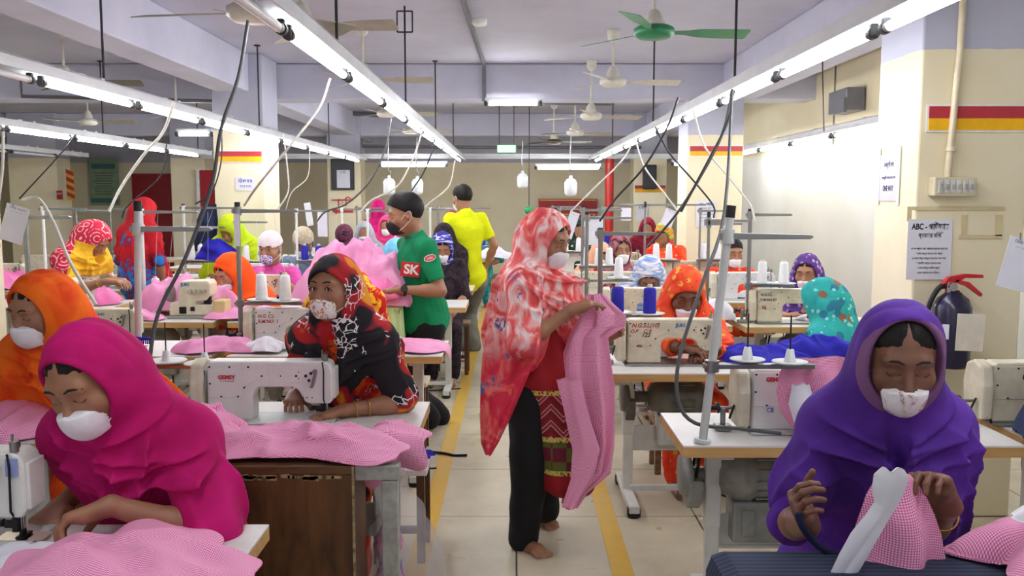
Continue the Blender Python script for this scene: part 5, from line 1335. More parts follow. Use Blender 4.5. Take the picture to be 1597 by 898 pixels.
FBlue = tie('royal_blue', [(.3, '#1e1a8e'), (.7, '#2b27ab')], 6); FViolet = tie('violet_sleeve', [(.3, '#2c1f63'), (.7, '#3b2a7d')], 6)
FPeach = tie('peach_scarf', [(.3, '#e5a07a'), (.7, '#efb898')], 9); FBluS = tie('denim_shirt', [(.3, '#5f7088'), (.7, '#7787a0')], 12)
FCapW = flat('cap_white', '#e6dfe2', .85, 0, .05, 30); FCapN = tie('cap_net', [(.45, '#cdbfa2'), (.5, '#9c8d70'), (.55, '#d8cbb0')], 40); FCapD = tie('cap_dark', [(.4, '#2b2233'), (.6, '#7a3a4c')], 30)
FGreen = tie('jersey_green', [(.3, '#0b7a4e'), (.7, '#138a5a')], 3); FNeon = tie('neon_yellow', [(.3, '#d3dc0a'), (.7, '#e0e815')], 5); FPants = tie('grey_trousers', [(.3, '#6b6c60'), (.7, '#7d7e70')], 14)
FBlk = flat('black_cotton', '#0b0b0f', .9, 0, .2, 10); FOl = flat('olive', '#4a4a3a', .85)
# ---------------------------------------------------------------- the people, front to back
tz = .745
Z = V((0, 0, 1))
# 1 magenta
hc = P(139, 586, 2.26)
person('seated person in plain magenta headscarf and white mask bending over the lower left table', hc, yaw=-11, pitch=29, roll=9, by=5, s=1.06, hs=1.09, pely=2.70, pelx=.05, open_=(.081, .10, .100), openoff=(0, .104, -.006), eyes='down', scarf=FM, top=FMr, sleeve=.3, h=.006,
       hands={'l': dict(w=P(172, 788, 2.18), d=V((-1, -.3, -.30)), n=V((0, -.25, -1)), curl=(35, 45, 30), spread=.2, hint=V((1, .2, -.5))), 'r': dict(w=P(92, 792, 2.40), d=V((.1, -1, -.1)), n=-Z, curl=(25, 30, 20), hint=V((-.15, .6, -1)))}, cover=.34, fold=.009, kf=11, seed=3, maskk='std', handsc=1.05, hooddet={'cov': {'l': .30, 'r': .12}, 'fat': .985}, drape=[(P(215, 650, 2.62), P(305, 810, 2.62), .10, .05)])
# 2 orange
person('seated person in orange tie dyed headscarf and white mask behind the magenta one', P(64, 480, 3.3), yaw=-24, pitch=18, s=1.12, by=10, pely=3.95, scarf=FO, top=FO, h=.007, seed=5, fold=.008, skin='mid', cover=.25, open_=(.080, .095, .098))
# 3 batik
person('seated person in black and red batik headscarf with flowered mask looking at the camera', P(521, 448, 3.56), yaw=-22, pitch=2, by=-8, s=1.04, hs=1.04, pely=3.94, scarf=FB, top=FKR, sleeve=.5, h=.0055, eyes='open', mask=M_mask_flower, maskk='low', seed=8, skin='mid', fold=.008, cover=.22, neckopen=.14,
       open_=(.078, .10, .088), openoff=(-.008, .090, -.022), shoulder=.14, bangles=(('l', .82, .034), ('l', .62, .037)), handh=.003,
       hands={'l': dict(w=P(536, 640, 3.47), d=V((-.9, -.45, -.15)), n=-Z, curl=(18, 25, 15), spread=.5, hint=V((1, .3, -.5))), 'r': dict(w=P(458, 618, 3.66), d=V((.2, -.9, -.1)), n=-Z, hint=V((-.2, .3, -1)), curl=(25, 35, 20), spread=.3)})
# 4 tie-dye red yellow behind
person('bent person in red and yellow tie dyed scarf right behind the batik scarfed one', P(516, 440, 4.95), yaw=-28, pitch=58, by=-20, s=1.05, hs=1.05, pely=5.64, scarf=FRY, top=FRY, mask=None, h=.009, seed=11, cover=.3, open_=(.072, .09, .085), openoff=(0, .085, .045), drape=[(P(548, 450, 5.2), P(572, 510, 5.25), .12, .12)])
# 5 bandhani
person('standing person in red flower dotted scarf and dotted kameez working at a left table', P(148, 372, 6.35), yaw=78, pitch=48, by=65, s=1.0, seat=False, scarf=FBa, top=FPol, mask=None, h=.008, seed=14, lean=.30, sleeve=.42, cover=.2, cut_low=1.06, fold=.007,
       pelvis=V((P(120, 470, 6.4).x-.08, 6.42, .84)), ankles=((P(112, 600, 6.3), P(125, 610, 6.3)), (P(130, 600, 6.5), P(143, 610, 6.5))) if False else ((V((-3.12, 6.35, .08)), V((-3.0, 6.30, .03))), (V((-3.1, 6.55, .08)), V((-2.98, 6.5, .03)))),
       hands={'r': dict(w=P(165, 438, 6.1), d=V((1, .1, -.1)), n=-Z, hint=V((-.4, -.3, -1))), 'l': dict(w=P(175, 436, 6.5), d=V((1, 0, -.1)), n=-Z)}, pants=FPol, bangles=(('r', .8, .03),), open_=(.072, .09, .10), openoff=(0, .118, -.01), hooddet={'cov': {'r': .12, 'l': .12}}, drape=[(P(135, 400, 6.35), P(115, 440, 6.4), .10, .07)])
# 6 red hood far
person('standing person in plain red hood with blue and red clothes seen from behind at left', P(226, 330, 8.3), yaw=150, pitch=20, by=160, s=1.0, seat=False, scarf=FRed, top=FRB, mask=None, h=.012, hd=False, seed=17, lean=.05, ankles=((V((-3.4, 8.35, .08)), V((-3.4, 8.5, .03))), (V((-3.2, 8.35, .08)), V((-3.2, 8.5, .03)))), pants=FRB, cover=.16)
# 7 plain orange
person('young seated person in plain orange headscarf sewing at the overlock machine', P(358, 424, 6.9), yaw=-32, pitch=32, by=-10, s=1.14, scarf=FOp, top=FOp, mask=M_mask, maskk='low', h=.008, seed=20, pely=7.05, cover=.22, skin='light',
       hands={'r': dict(w=P(352, 467, 6.72), d=V((-1, -.3, -.1)), n=-Z, hint=V((0, .2, -1))), 'l': dict(w=P(395, 475, 6.72), d=V((-.8, -.5, -.1)), n=-Z)})
# 8 lime
person('seated person wrapped in lime yellow scarf near the left column', P(357, 356, 9.05), yaw=-10, pitch=38, by=5, s=1.12, scarf=FLime, top=FLime, mask=None, h=.010, seed=23, lean=.12, cover=.33, open_=(.05, .08, .045), openoff=(0, .12, -.0), zseat=.6)
# 9 white cap, pink
person('person in white cap and pink clothes with purple mask', P(421, 388, 7.8), yaw=-12, pitch=6, by=5, s=1.1, hs=1.05, top=FPink, mask=M_mask_purple, maskk='low', h=.009, seed=26, cap=FCapW, hair='none', sleeve=.5, lean=.08, eyes='open',
       hands={'r': dict(w=P(418, 434, 7.55), d=V((-.8, -.6, 0)), n=-Z), 'l': dict(w=P(445, 440, 7.55), d=V((-.6, -.6, 0)), n=-Z)}, zseat=.48)
# 10 net cap
person('person in beige net cap and grey blue shirt with mask under the chin', P(473, 379, 9.05), yaw=8, pitch=22, by=0, s=1.2, top=FBluS, mask=M_mask, maskk='low', h=.010, seed=29, cap=FCapN, hair='none', skin='dark', sleeve=.8, lean=.1, zseat=.48)
# 11..18 far group
def far(label, px, py, Y, yaw=0, pitch=15, scarf=None, top=None, **k):
    k.setdefault('h', .013); k.setdefault('s', 1.05); k.setdefault('zseat', .48); k.setdefault('seed', int(px)); k.setdefault('hd', False); k.setdefault('legs', True)
    return person(label, P(px, py, Y), yaw=yaw, pitch=pitch, scarf=scarf, top=top or scarf, **k)
far('person in dark patterned cap left of the grey hooded one', 537, 372, 9.05, 8, 35, None, FDk, cap=FCapD, hair='none', mask=None, skin='dark')
far('person in grey hood and white mask behind the pink fabric heap', 568, 363, 10.35, 6, 10, FGrey, FGrey, mask=M_mask, open_=(.06, .085, .085))
far('person in hot pink hood and pale mask', 603, 352, 11.5, -4, 12, FHot, FHot, mask=M_mask)
far('standing person in magenta dress seen from behind beyond the hot pink hood', 590, 325, 12.3, 175, 0, FM, FM, mask=None, seat=False, hair='woman', ankles=((V((-1.9, 12.3, .08)), V((-1.9, 12.4, .03))), (V((-1.75, 12.3, .08)), V((-1.75, 12.4, .03)))), pants=FM, cover=.1)
far('bowed person in sky blue hood behind the pink fabric heap', 618, 396, 8.0, 10, 62, FSky, FSky, mask=None)
far('bowed person in navy and white striped hood between the two standing men', 690, 385, 8.0, 5, 30, FNavW, FDk, mask=M_mask, nohood_shoulders=True, h=.009, hd=True, lean=.1)
far('person in dark scarf just above the navy striped hood', 692, 368, 9.1, 0, 30, FDk, FDk, mask=None)
far('person in maroon hood and white mask at the far end left of the aisle', 705, 343, 12.2, -4, 10, FMar, FMar, mask=M_mask)
far('tiny person in teal scarf at the far end beside the man in yellow', 748, 362, 13.3, 0, 30, FTeal, FTeal, mask=None)
# ---- right block
person('seated person in orange and red floral headscarf at the cream machine with red handwriting', P(1068, 456, 5.12), yaw=0, pitch=27, by=0, s=1.12, hs=1.08, scarf=FOR, top=FOR, mask=M_mask, maskk='low', h=.007, seed=41, pely=5.22, sleeve=.85, cover=.2, skin='dark', fold=.007, open_=(.080, .095, .086), openoff=(0, .100, -.022),
       hands={'r': dict(w=P(1062, 542, 4.66), d=V((.9, -.4, -.1)), n=-Z, curl=(30, 40, 30)), 'l': dict(w=P(1112, 545, 4.70), d=V((-.8, -.5, -.1)), n=-Z, curl=(30, 40, 30))})
person('bowed person in blue and white striped headscarf behind a cream machine', P(1012, 428, 6.95), yaw=-8, pitch=52, by=0, s=1.12, scarf=FBlueW, top=FBlueW, mask=M_mask, h=.009, seed=44, lean=.28, cover=.22)
person('person in red clothes and black edged pink headscarf with pale mask', P(968, 389, 8.25), yaw=10, pitch=8, by=0, s=1.12, scarf=FBW, top=FRed, mask=M_mask, maskk='std', h=.009, seed=47, lean=.05, cover=.14, open_=(.066, .09, .09), zseat=.48)
far('person in peach scarf left of the black edged headscarf', 938, 398, 9.3, 20, 30, FPeach, FPeach, mask=None)
far('person in maroon hood far back right of the aisle', 1010, 355, 11.9, -10, 20, FMar, FMar, mask=None)
far('person in rainbow striped headscarf with orange clothes', 1035, 366, 9.7, -25, 30, FRain, FOR, mask=None, nohood_shoulders=True)
far('small person in green scarf behind the striding woman on the right', 905, 358, 11.0, -10, 20, FDG, FDG, mask=None)
person('person with uncovered dark hair and white mask in orange floral dress', P(1143, 393, 8.3), yaw=6, pitch=14, by=0, s=1.12, top=FOR, mask=M_mask, maskk='low', h=.009, seed=50, lean=.1, zseat=.46, sleeve=.6)
person('person in purple floral hood by the right wall facing left', P(1258, 424, 7.1), yaw=-28, pitch=14, by=-30, s=1.16, scarf=FPurF, top=FPurF, mask=M_mask_brown, maskk='low', h=.009, seed=53, lean=.1, cover=.3, zseat=.44,
       hands={'r': dict(w=P(1222, 492, 6.75), d=V((-1, -.3, -.0)), n=-Z), 'l': dict(w=P(1240, 492, 6.75), d=V((-1, -.3, -.0)), n=-Z)})
person('person in teal floral headscarf seen from behind beside the near right column', P(1280, 470, 5.55), yaw=-115, pitch=18, by=-130, s=1.12, scarf=FTeal, top=FDG, mask=None, h=.008, seed=56, lean=.06, cover=.30, sleeve=.5, zseat=.40, hooddet={'cov': {'r': .1, 'l': .3}, 'fat': 1.06}, drape=[(P(1300, 490, 5.5), P(1318, 540, 5.45), .12, .12)], open_=(.06, .08, .09))
# purple, front
hc = P(1403, 556, 2.06)
pu_, pui = person('seated person in purple headscarf and printed white mask at the right front, hand sewing', hc, yaw=-10, pitch=17, by=-6, s=.96, hs=1.06, scarf=FP, top=FP, mask=M_mask_brown, maskk='low', h=.0055, seed=60, lean=.12, skin='dark', sleeve=.55, cover=.30, fold=.007, kf=12, zseat=.48, shoulder=.138,
       open_=(.085, .12, .114), openoff=(0, .104, .012), neckopen=.05, handh=.0028, bangles=(('l', .7, .034),), hooddet={'fat': 1.05, 'cov': {'r': .16, 'l': .30}},
       hands={'l': dict(w=P(1480, 790, 1.84), d=V((-.55, -.25, .75)), n=V((-.6, -.6, -.4)), curl=(35, 50, 35), spread=.1, tcurl=35, hint=V((.15, .9, -.9))),
              'r': dict(w=P(1262, 818, 1.88), d=V((-.35, -.4, .5)), n=V((.75, -.2, .3)), curl=(45, 50, 35), spread=.05, tcurl=40, hint=V((-.12, .9, -.9)))})
def purple_hem():
    n = NT('purple_cotton_hem', .85); co = n.coord(); c = pui['hf'].w(0, .085, .0)-V(pu_.location)
    d = n.n('VectorMath'); d.operation = 'DISTANCE'; n.l(co, d.inputs[0]); d.inputs[1].default_value = c
    base_ = n.ramp(n.noise(co, 6, 2, 1), [(.3, '#46197f'), (.6, '#572698'), (.85, '#6736a8')])
    dd = n.math('ADD', d.outputs['Value'], n.math('MULTIPLY', n.noise(co, 12, 2), .02))
    c1 = n.mix(n.math('LESS_THAN', dd, .131), base_, '#7d5280'); n.base(c1); n.bump(n.noise(co, 45, 3), .25, .004); return n.m
_m = purple_hem(); [c for c in pu_.children if c.name.startswith('headscarf')][0].data.materials[0] = _m
# ---- men
hc = P(632, 334, 6.02)
def jersey(K, c): pass
g_, gi = person('standing man in green sports shirt and black mask sorting pink fabric', hc, yaw=-75, pitch=14, by=-62, s=1.10, hs=1.05, seat=False, top=FGreen, mask=M_mask_black, h=.007, seed=70, hair='short', sleeve=.36, lean=.02, chest=.98,
       pelvis=P(662, 500, 6.12), pants=(FBlk, (.10, .085, .075)), ankles=((P(668, 655, 6.1), P(655, 668, 6.05)), (P(684, 652, 6.3), P(672, 662, 6.25))), handh=.004,
       hands={'l': dict(w=P(622, 452, 5.80), d=V((-1, -.1, -.1)), n=-Z, hint=V((.5, -.2, -1)), curl=(15, 20, 15)), 'r': dict(w=P(612, 436, 6.05), d=V((-1, 0, -.1)), n=-Z, hint=V((.5, .2, -1)))}, skin='mid')
person('standing man in neon yellow polo shirt and grey trousers seen from behind', P(721, 309, 9.35), yaw=-140, pitch=10, by=-160, s=1.11, seat=False, top=FNeon, mask=M_mask, h=.009, seed=73, hair='short', sleeve=.33, lean=.0, chest=1.05,
       pelvis=P(728, 436, 9.4), pants=(FPants, (.115, .095, .085)), ankles=((P(737, 541, 9.4), P(734, 548, 9.45)), (P(718, 541, 9.4), P(714, 548, 9.45))),
       hands={'l': dict(w=P(705, 420, 9.25), d=V((-.1, 0, -1)), n=V((1, 0, 0))), 'r': dict(w=P(757, 418, 9.45), d=V((.1, .1, -1)), n=V((-1, 0, 0)))}, skin='mid')
# ---- striding woman
def kurta(K, c):
    K.cap(P(853, 520, 4.05), P(862, 580, 4.04), .125, .135, .05)
    K.cap(P(858, 580, 4.04), P(886, 742, 4.00), .135, .125, .05)
    K.fn(lambda X: .006*np.sin((X[:, 0]*55+X[:, 1]*35+X[:, 2]*8)), op='d')
    a = P(900, 765, 4.0).z
    K.fn(lambda X: (a+(X[:, 0]-.2)*-.3)-X[:, 2], op='i')
def kur():
    n = NT('patterned_kurta', .85); co = n.coord(); s = n.sep(co); z = s[2]
    zig = n.math('ABSOLUTE', n.math('SUBTRACT', n.math('FRACT', n.math('MULTIPLY', s[0], 9)), .5))
    ban = n.math('FRACT', n.math('ADD', n.math('MULTIPLY', z, 14), n.math('MULTIPLY', zig, 1.6)))
    chev = n.ramp(ban, [(0, '#7e121c'), (.35, '#7e121c'), (.4, '#d8b0a0'), (.46, '#b03050'), (.62, '#3a1218'), (.7, '#e0c0b0'), (.76, '#8e1620')], 'CONSTANT')
    cx_ = n.math('FRACT', n.math('MULTIPLY', s[0], 12)); cz_ = n.math('FRACT', n.math('MULTIPLY', z, 12))
    chk = n.n('TexChecker'); chk.inputs['Scale'].default_value = 16; n.l(co, chk.inputs['Vector']); chk.inputs['Color1'].default_value = srgb('#5d6420'); chk.inputs['Color2'].default_value = srgb('#6d1530')
    red = n.ramp(n.noise(co, 6), [(.3, '#8c0d17'), (.7, '#a3131d')])
    def band(lo, hi): return n.math('MULTIPLY', n.math('GREATER_THAN', z, lo), n.math('LESS_THAN', z, hi))
    c = n.mix(band(.53, .735), red, chev); c = n.mix(band(.38, .53), c, chk.outputs[0])
    for q in (.375, .525, .735): c = n.mix(n.math('MULTIPLY', band(q, q+.022), n.math('GREATER_THAN', n.noise(co, 90, 1), .42)), c, '#cdbf62')
    n.base(c); n.bump(n.noise(co, 45, 3), .2, .004); return n.m
FKur = kur()
hc = P(853, 372, 3.98)
w_, wi = person('barefoot woman in coral floral headscarf striding down the aisle carrying a pink shirt', hc, yaw=56, pitch=21, roll=0, by=68, s=.98, hs=1.05, seat=False, scarf=FCo, top=FKur, sleeve=.3, h=.006, seed=80, extra=kurta, mask=M_mask, maskk='std', fold=.008, kf=12, handh=.003,
       pelvis=P(838, 590, 4.08), pants=(FBlk, (.105, .09, .072)), knees=(P(826, 712, 3.98), P(838, 705, 4.12)), ankles=((P(816, 844, 4.0), P(852, 868, 3.88)), (P(850, 800, 4.28), P(868, 832, 4.22))),
       hands={'r': dict(w=P(890, 484, 3.80), d=V((.85, .2, .25)), n=V((.2, .3, -1)), curl=(15, 25, 15), per=[(28, 35, 20), (22, 30, 20), (14, 22, 15), (8, 18, 12)], spread=.2, tcurl=40, hint=V((-.5, -.3, -1))),
              'l': dict(w=P(938, 528, 4.12), d=V((.8, -.1, .5)), n=V((0, -1, 0)), curl=(40, 50, 40), hint=V((-.4, .2, -1)))}, cover=.26, hooddet={'cov': {'r': .27, 'l': .2}, 'fat': 1.04}, open_=(.080, .095, .10), openoff=(0, .104, -.008),
       drape=[(P(815, 440, 4.02), P(792, 540, 4.0), .12, .11), (P(792, 540, 4.0), P(776, 600, 3.98), .08, .03), (P(840, 480, 3.97), P(826, 545, 3.95), .08, .06), (P(868, 455, 3.98), P(905, 545, 3.98), .09, .05)])
# ================================================================ cloth
def gingham(name, p=.0052, dark='#df4f95', mid='#ea90bd', light='#f7dce8'):
    n = NT(name, .85); uv = n.n('TexCoord').outputs['UV']; s = n.sep(uv)
    a = n.math('GREATER_THAN', n.math('FRACT', n.math('MULTIPLY', s[0], 1/p)), .5); b = n.math('GREATER_THAN', n.math('FRACT', n.math('MULTIPLY', s[1], 1/p)), .5)
    t = n.math('MULTIPLY', n.math('ADD', a, b), .5); n.base(n.ramp(t, [(0, light), (.4, mid), (.8, dark)], 'CONSTANT'))
    n.bump(n.noise(uv, 60, 3), .2, .003); return n.m
G1 = gingham('pink_gingham'); G2 = fabric('pink_cotton', [(.3, '#e08dbb'), (.7, '#eba6cb')], 6); G3 = fabric('deep_pink_cotton', [(.3, '#d9689f'), (.7, '#e583b3')], 6)
M_wcl = fabric('white_cotton', [(.3, '#e2e1ec'), (.7, '#f1f0f6')], 6); M_bcl = FBlue; M_navy = fabric('navy_cotton', [(.3, '#1c2340'), (.7, '#27304f')], 8)
def stripe_navy():
    n = NT('navy_pinstripe', .85); s = n.sep(n.coord()); a = n.math('GREATER_THAN', n.math('FRACT', n.math('MULTIPLY', s[1], 55)), .72)
    n.base(n.mix(a, '#1a2238', '#30405f')); return n.m
M_nst = stripe_navy()
def grid_obj(name, P3, UV, m, label=None, cat=None, group=None, parent=None, th=.004, closed=True, kind=None):
    """P3 (nu,nv,3) surface; gets a back side so it has thickness"""
    nu, nv = P3.shape[:2]; du = np.gradient(P3, axis=0); dv = np.gradient(P3, axis=1); nn = np.cross(du, dv); nn /= np.linalg.norm(nn, axis=2, keepdims=True)+1e-9
    if nn[..., 2].mean() < 0 and abs(nn[..., 2].mean()) > .2: nn = -nn
    A = (P3+nn*th/2).reshape(-1, 3); B = (P3-nn*th/2).reshape(-1, 3)
    idx = np.arange(nu*nv).reshape(nu, nv); q = np.stack([idx[:-1, :-1], idx[1:, :-1], idx[1:, 1:], idx[:-1, 1:]], -1).reshape(-1, 4)
    ring = np.concatenate([idx[:, 0], idx[-1, 1:], idx[-2::-1, -1], idx[0, -2:0:-1]]); r2 = np.roll(ring, -1); o = nu*nv
    fs = np.concatenate([q, q[:, ::-1]+o, np.stack([ring, r2, r2+o, ring+o], -1)])
    mb = MB(); mb.v = [tuple(v) for v in np.concatenate([A, B])]; mb.f = fs.tolist(); mb.mi = [0]*len(fs); mb.sm = [True]*len(fs)
    mb.uv = np.concatenate([UV.reshape(-1, 2)]*2); ob = mb.build(name, m, parent)
    return tag(ob, label, cat, group, kind)
def fnoise(U, Vv, f, seed):
    X = np.stack([U, Vv, U*0+seed*1.7], -1).astype(np.float32); return wn(X.reshape(-1, 3), f, seed).reshape(U.shape)
def heap(label, cx, cy, L, W, H, m=None, z=.744, rot=0, seed=1, edges=(), n=84, name='fabric_piece', cat='fabric', group=None, flat_=.35, rough=1.0, th=.004, ang=None):
    """crumpled cloth lying on a surface; edges = [(qx,qy,nx,ny)] table edges it hangs over"""
    m = m or G1; u = np.linspace(-1, 1, n); U, W_ = np.meshgrid(u, u, indexing='ij')
    # square to rounded irregular blob
    X = U*np.sqrt(1-W_**2*.42); Y = W_*np.sqrt(1-U**2*.42); rr = np.sqrt(X**2+Y**2)/1.03
    th_ = np.arctan2(Y, X); irr = 1+.13*np.sin(3*th_+seed)+.09*np.sin(5*th_+2*seed)+.05*np.sin(9*th_+seed*3)
    x = X*L/2*irr+.02*fnoise(X, Y, 5, seed)*rough; y = Y*W/2*irr+.015*fnoise(X, Y, 5, seed+1)*rough
    w1 = fnoise(x, y, 9, seed+2); w2 = fnoise(x, y, 14, seed+3); a = ang if ang is not None else seed*1.3
    ph = (x*math.cos(a)+y*math.sin(a))*24+3.4*w1; ph2 = (x*math.cos(a+1.1)+y*math.sin(a+1.1))*17+3.2*w2
    ca, sa = math.cos(a), math.sin(a); q1 = fnoise((x*ca+y*sa)*1.5, (y*ca-x*sa)*.75, 13, seed+5); q2 = fnoise((x*ca+y*sa)*1.2, y*ca-x*sa, 27, seed+6); rid = .62*(1.05-1.5*np.sqrt(q1**2+.006))+.38*(1.05-1.5*np.sqrt(q2**2+.006))
    env = np.clip(1-rr**2.4, 0, 1)**.75
    h = H*env*(flat_+.45*(1-flat_)*(1+.6*w1))+min(H*.42, .035+H*.12)*env**1.3*(rid-.25)*rough+.006
    h = np.maximum(h, .004)
    x += .010*np.cos(ph)*env*rough; y += .010*np.sin(ph2)*env*rough
    r = math.radians(rot); px = cx+x*math.cos(r)-y*math.sin(r); py = cy+x*math.sin(r)+y*math.cos(r); pz = z+h
    for (qx, qy, nx, ny) in edges:
        t = (px-qx)*nx+(py-qy)*ny; o = t > 0; R_ = .02
        tt = np.where(o, t, 0); keep = R_*(1-np.exp(-tt/R_)); 
        hb = np.where(o, h*(1-np.exp(-tt/.02)), 0)
        px = px-nx*(tt-keep)+nx*hb*.8; py = py-ny*(tt-keep)+ny*hb*.8; pz = pz-(tt-keep)-hb*.8
    uv = np.stack([x*1.15+.02*w1, y*1.15+.02*w2], -1)
    return grid_obj(name, np.stack([px, py, pz], -1), uv, m, label, cat, group, th=th)
def hang(label, rows, Y, m, amp=.02, nf=5, bulge=.05, seed=1, name='hanging_cloth', cat='fabric', parent=None, n=70, th=.004, group=None, slope=0, uvs=1.0, wob=.8):
    """cloth hanging freely; rows = [(py, pxl, pxr)] from top to bottom, at depth Y"""
    v = np.linspace(0, 1, n); ys = np.interp(v, np.linspace(0, 1, len(rows)), [r[0] for r in rows])
    rp = [r[0] for r in rows]; xl = np.interp(ys, rp, [r[1] for r in rows]); xr = np.interp(ys, rp, [r[2] for r in rows])
    PT = np.zeros((n, n, 3)); UVv = np.zeros((n, n, 2)); u = np.linspace(0, 1, n)
    for j in range(n):
        a = P(xl[j], ys[j], Y); b = P(xr[j], ys[j], Y); wdt = b.x-a.x
        k = np.sin(u*PI*nf+seed+wob*np.sin(v[j]*4+seed)+1.2*np.sin(u*3+v[j]*5))
        dep = -bulge*np.sin(PI*u)*(.4+.6*v[j])+amp*(.35+.65*v[j])*k+slope*v[j]
        PT[j, :, 0] = a.x+wdt*u+amp*.5*np.cos(u*PI*nf+seed)*np.sin(PI*u); PT[j, :, 1] = Y+dep; PT[j, :, 2] = a.z+.004*np.sin(u*9+seed)
        UVv[j, :, 0] = (u-.5)*max(wdt, .1)*uvs*1.3; UVv[j, :, 1] = a.z*uvs
    return grid_obj(name, PT, UVv, m, label, cat, group, parent, th)
# --- lower left table
e0 = (-.645, 2, 1, 0)
heap('pink gingham shirt being sewn on the lower left table', -.88, 1.98, .62, .44, .10, G1, seed=3, rot=-12, ang=1.2)
heap('white collar piece beside the lower left machine head', -1.15, 2.0, .26, .30, .04, M_wcl, seed=6, rot=30)
# --- batik woman's table, over its near edge
c = Pz(480, 700, .744)
heap('pink gingham shirt spread over the near edge of the red lettered machine table', -.80, 3.03, .86, .40, .085, G1, seed=9, rot=-3, ang=1.35, flat_=.3, rough=1.5, n=120, edges=((0, 2.84, 0, -1),), z=.746)
heap('crumpled pink gingham sleeve in front of the red lettered machine', -1.12, 3.12, .36, .28, .11, G1, seed=12, rot=20, z=.75, rough=1.4)
heap('small white collar tip left of the crumpled sleeve', -1.30, 3.24, .12, .12, .03, M_wcl, seed=14, z=.75)
heap('pink gingham cloth hanging off the right end of the table towards the aisle', -.43, 3.15, .24, .40, .035, G1, seed=15, edges=((0, 3.11, 0, -1),), flat_=.6, z=.748)
heap('pink gingham heap on the table before the orange scarfed woman', -1.93, 3.33, .52, .52, .09, G1, seed=17, rot=10, edges=((0, 3.12, 0, -1),))
heap('pink gingham heap at the left picture edge', -2.35, 3.35, .45, .45, .10, G2, seed=18, edges=((0, 3.12, 0, -1),))
# --- next rows
heap('crumpled pink pile behind the red lettered machine', -1.66, 5.02, .50, .26, .11, G2, seed=21, rot=4)
heap('pink cloth lying flat at the aisle end of the table behind the batik scarf', -.62, 5.12, .58, .42, .04, G2, seed=23, rot=8, edges=((-.385, 0, 1, 0),), flat_=.5)
heap('white cloth bundle by the machine with red handwriting', -1.38, 4.99, .20, .15, .10, M_wcl, seed=24, z=.75)
heap('large pink bundle on the table of the overlock machine', -2.50, 6.74, .78, .34, .32, G2, seed=26, rot=0, flat_=.6)
heap('pink cloth pulled from the overlock machine across the white table', -1.88, 6.42, .70, .30, .10, G2, seed=27, rot=-8, edges=((0, 6.25, 0, -1),))
heap('pink pile left of the thread cones under the flower dotted scarf', -2.66, 6.36, .36, .22, .10, G2, seed=28)
heap('pink pile behind the flower dotted scarf', -3.5, 7.35, .60, .36, .18, G3, seed=29)
heap('pink cloth on the table of the person in the white cap', -1.35, 7.3, .4, .3, .07, G3, seed=30, edges=((0, 7.1, 0, -1),))
heap('pink cloth before the person in the beige net cap', -1.98, 8.6, .35, .26, .10, G2, seed=31)
heap('dull pink pile at the far left behind the white card', -4.9, 8.62, .6, .36, .20, G3, seed=32)
heap('dull pink pile near the left picture edge', -5.35, 8.66, .4, .36, .10, G3, seed=33)
heap('pale pink bundle piled high before the lime scarf', -3.55, 8.62, .4, .3, .28, G2, seed=34)
heap('red orange bundle beside the red hooded woman', -3.42, 8.62, .34, .3, .34, FRed, seed=35, z=.74, flat_=.8)
heap('bright pink cloth on the far table left of the aisle', -1.0, 10.0, .5, .3, .12, G2, seed=36)
# --- green covered bin with the big fabric pile
b0 = V((-1.06, 6.08, 0)); gr = empty('covered_bin', b0, 'tall bin covered with pale green cloth beside the man in green', 'bin')
M_lg = fabric('pale_green_cloth', [(.3, '#b7d39a'), (.7, '#c9e0ae')], 5)
n_ = 90; t = np.linspace(0, 2*PI, n_*2, endpoint=True); zz = np.linspace(0, 1, 40); PT = np.zeros((n_*2, 40, 3))
for j, q in enumerate(zz):
    z_ = .90-.78*q; w = .33+.03*q; d_ = .26+.03*q; sq = 6
    cx_ = np.sign(np.cos(t))*np.abs(np.cos(t))**(2/sq); sy_ = np.sign(np.sin(t))*np.abs(np.sin(t))**(2/sq); fo = (.006+.02*q)*np.sin(t*17+2*np.sin(t*3))
    PT[:, j, 0] = b0.x+(w+fo)*cx_; PT[:, j, 1] = b0.y+(d_+fo)*sy_; PT[:, j, 2] = z_-.03*np.sin(t*3)*q
grid_obj('cloth_cover', PT[::-1], np.zeros((n_*2, 40, 2)), M_lg, parent=gr)
MB().box((b0.x, b0.y, .885), (.64, .50, .03), bev=.01).build('lid_cloth', M_lg, gr)
for a in (-1, 1):
    for b in (-1, 1): MB().box((b0.x+a*.3, b0.y+b*.2, .44), (.04, .04, .88)).build('leg', M_wood, gr)
heap('big crumpled heap of pink fabric on the green covered bin', -1.04, 6.09, .84, .54, .40, G2, z=.90, seed=41, edges=((-.71, 0, 1, 0), (0, 5.81, 0, -1)), n=120, flat_=.7, rough=1.6)
heap('pink fabric layer sliding off the bin towards the man in green', -.92, 5.97, .46, .42, .20, G3, z=.96, seed=43, edges=((-.71, 0, 1, 0), (0, 5.79, 0, -1)))
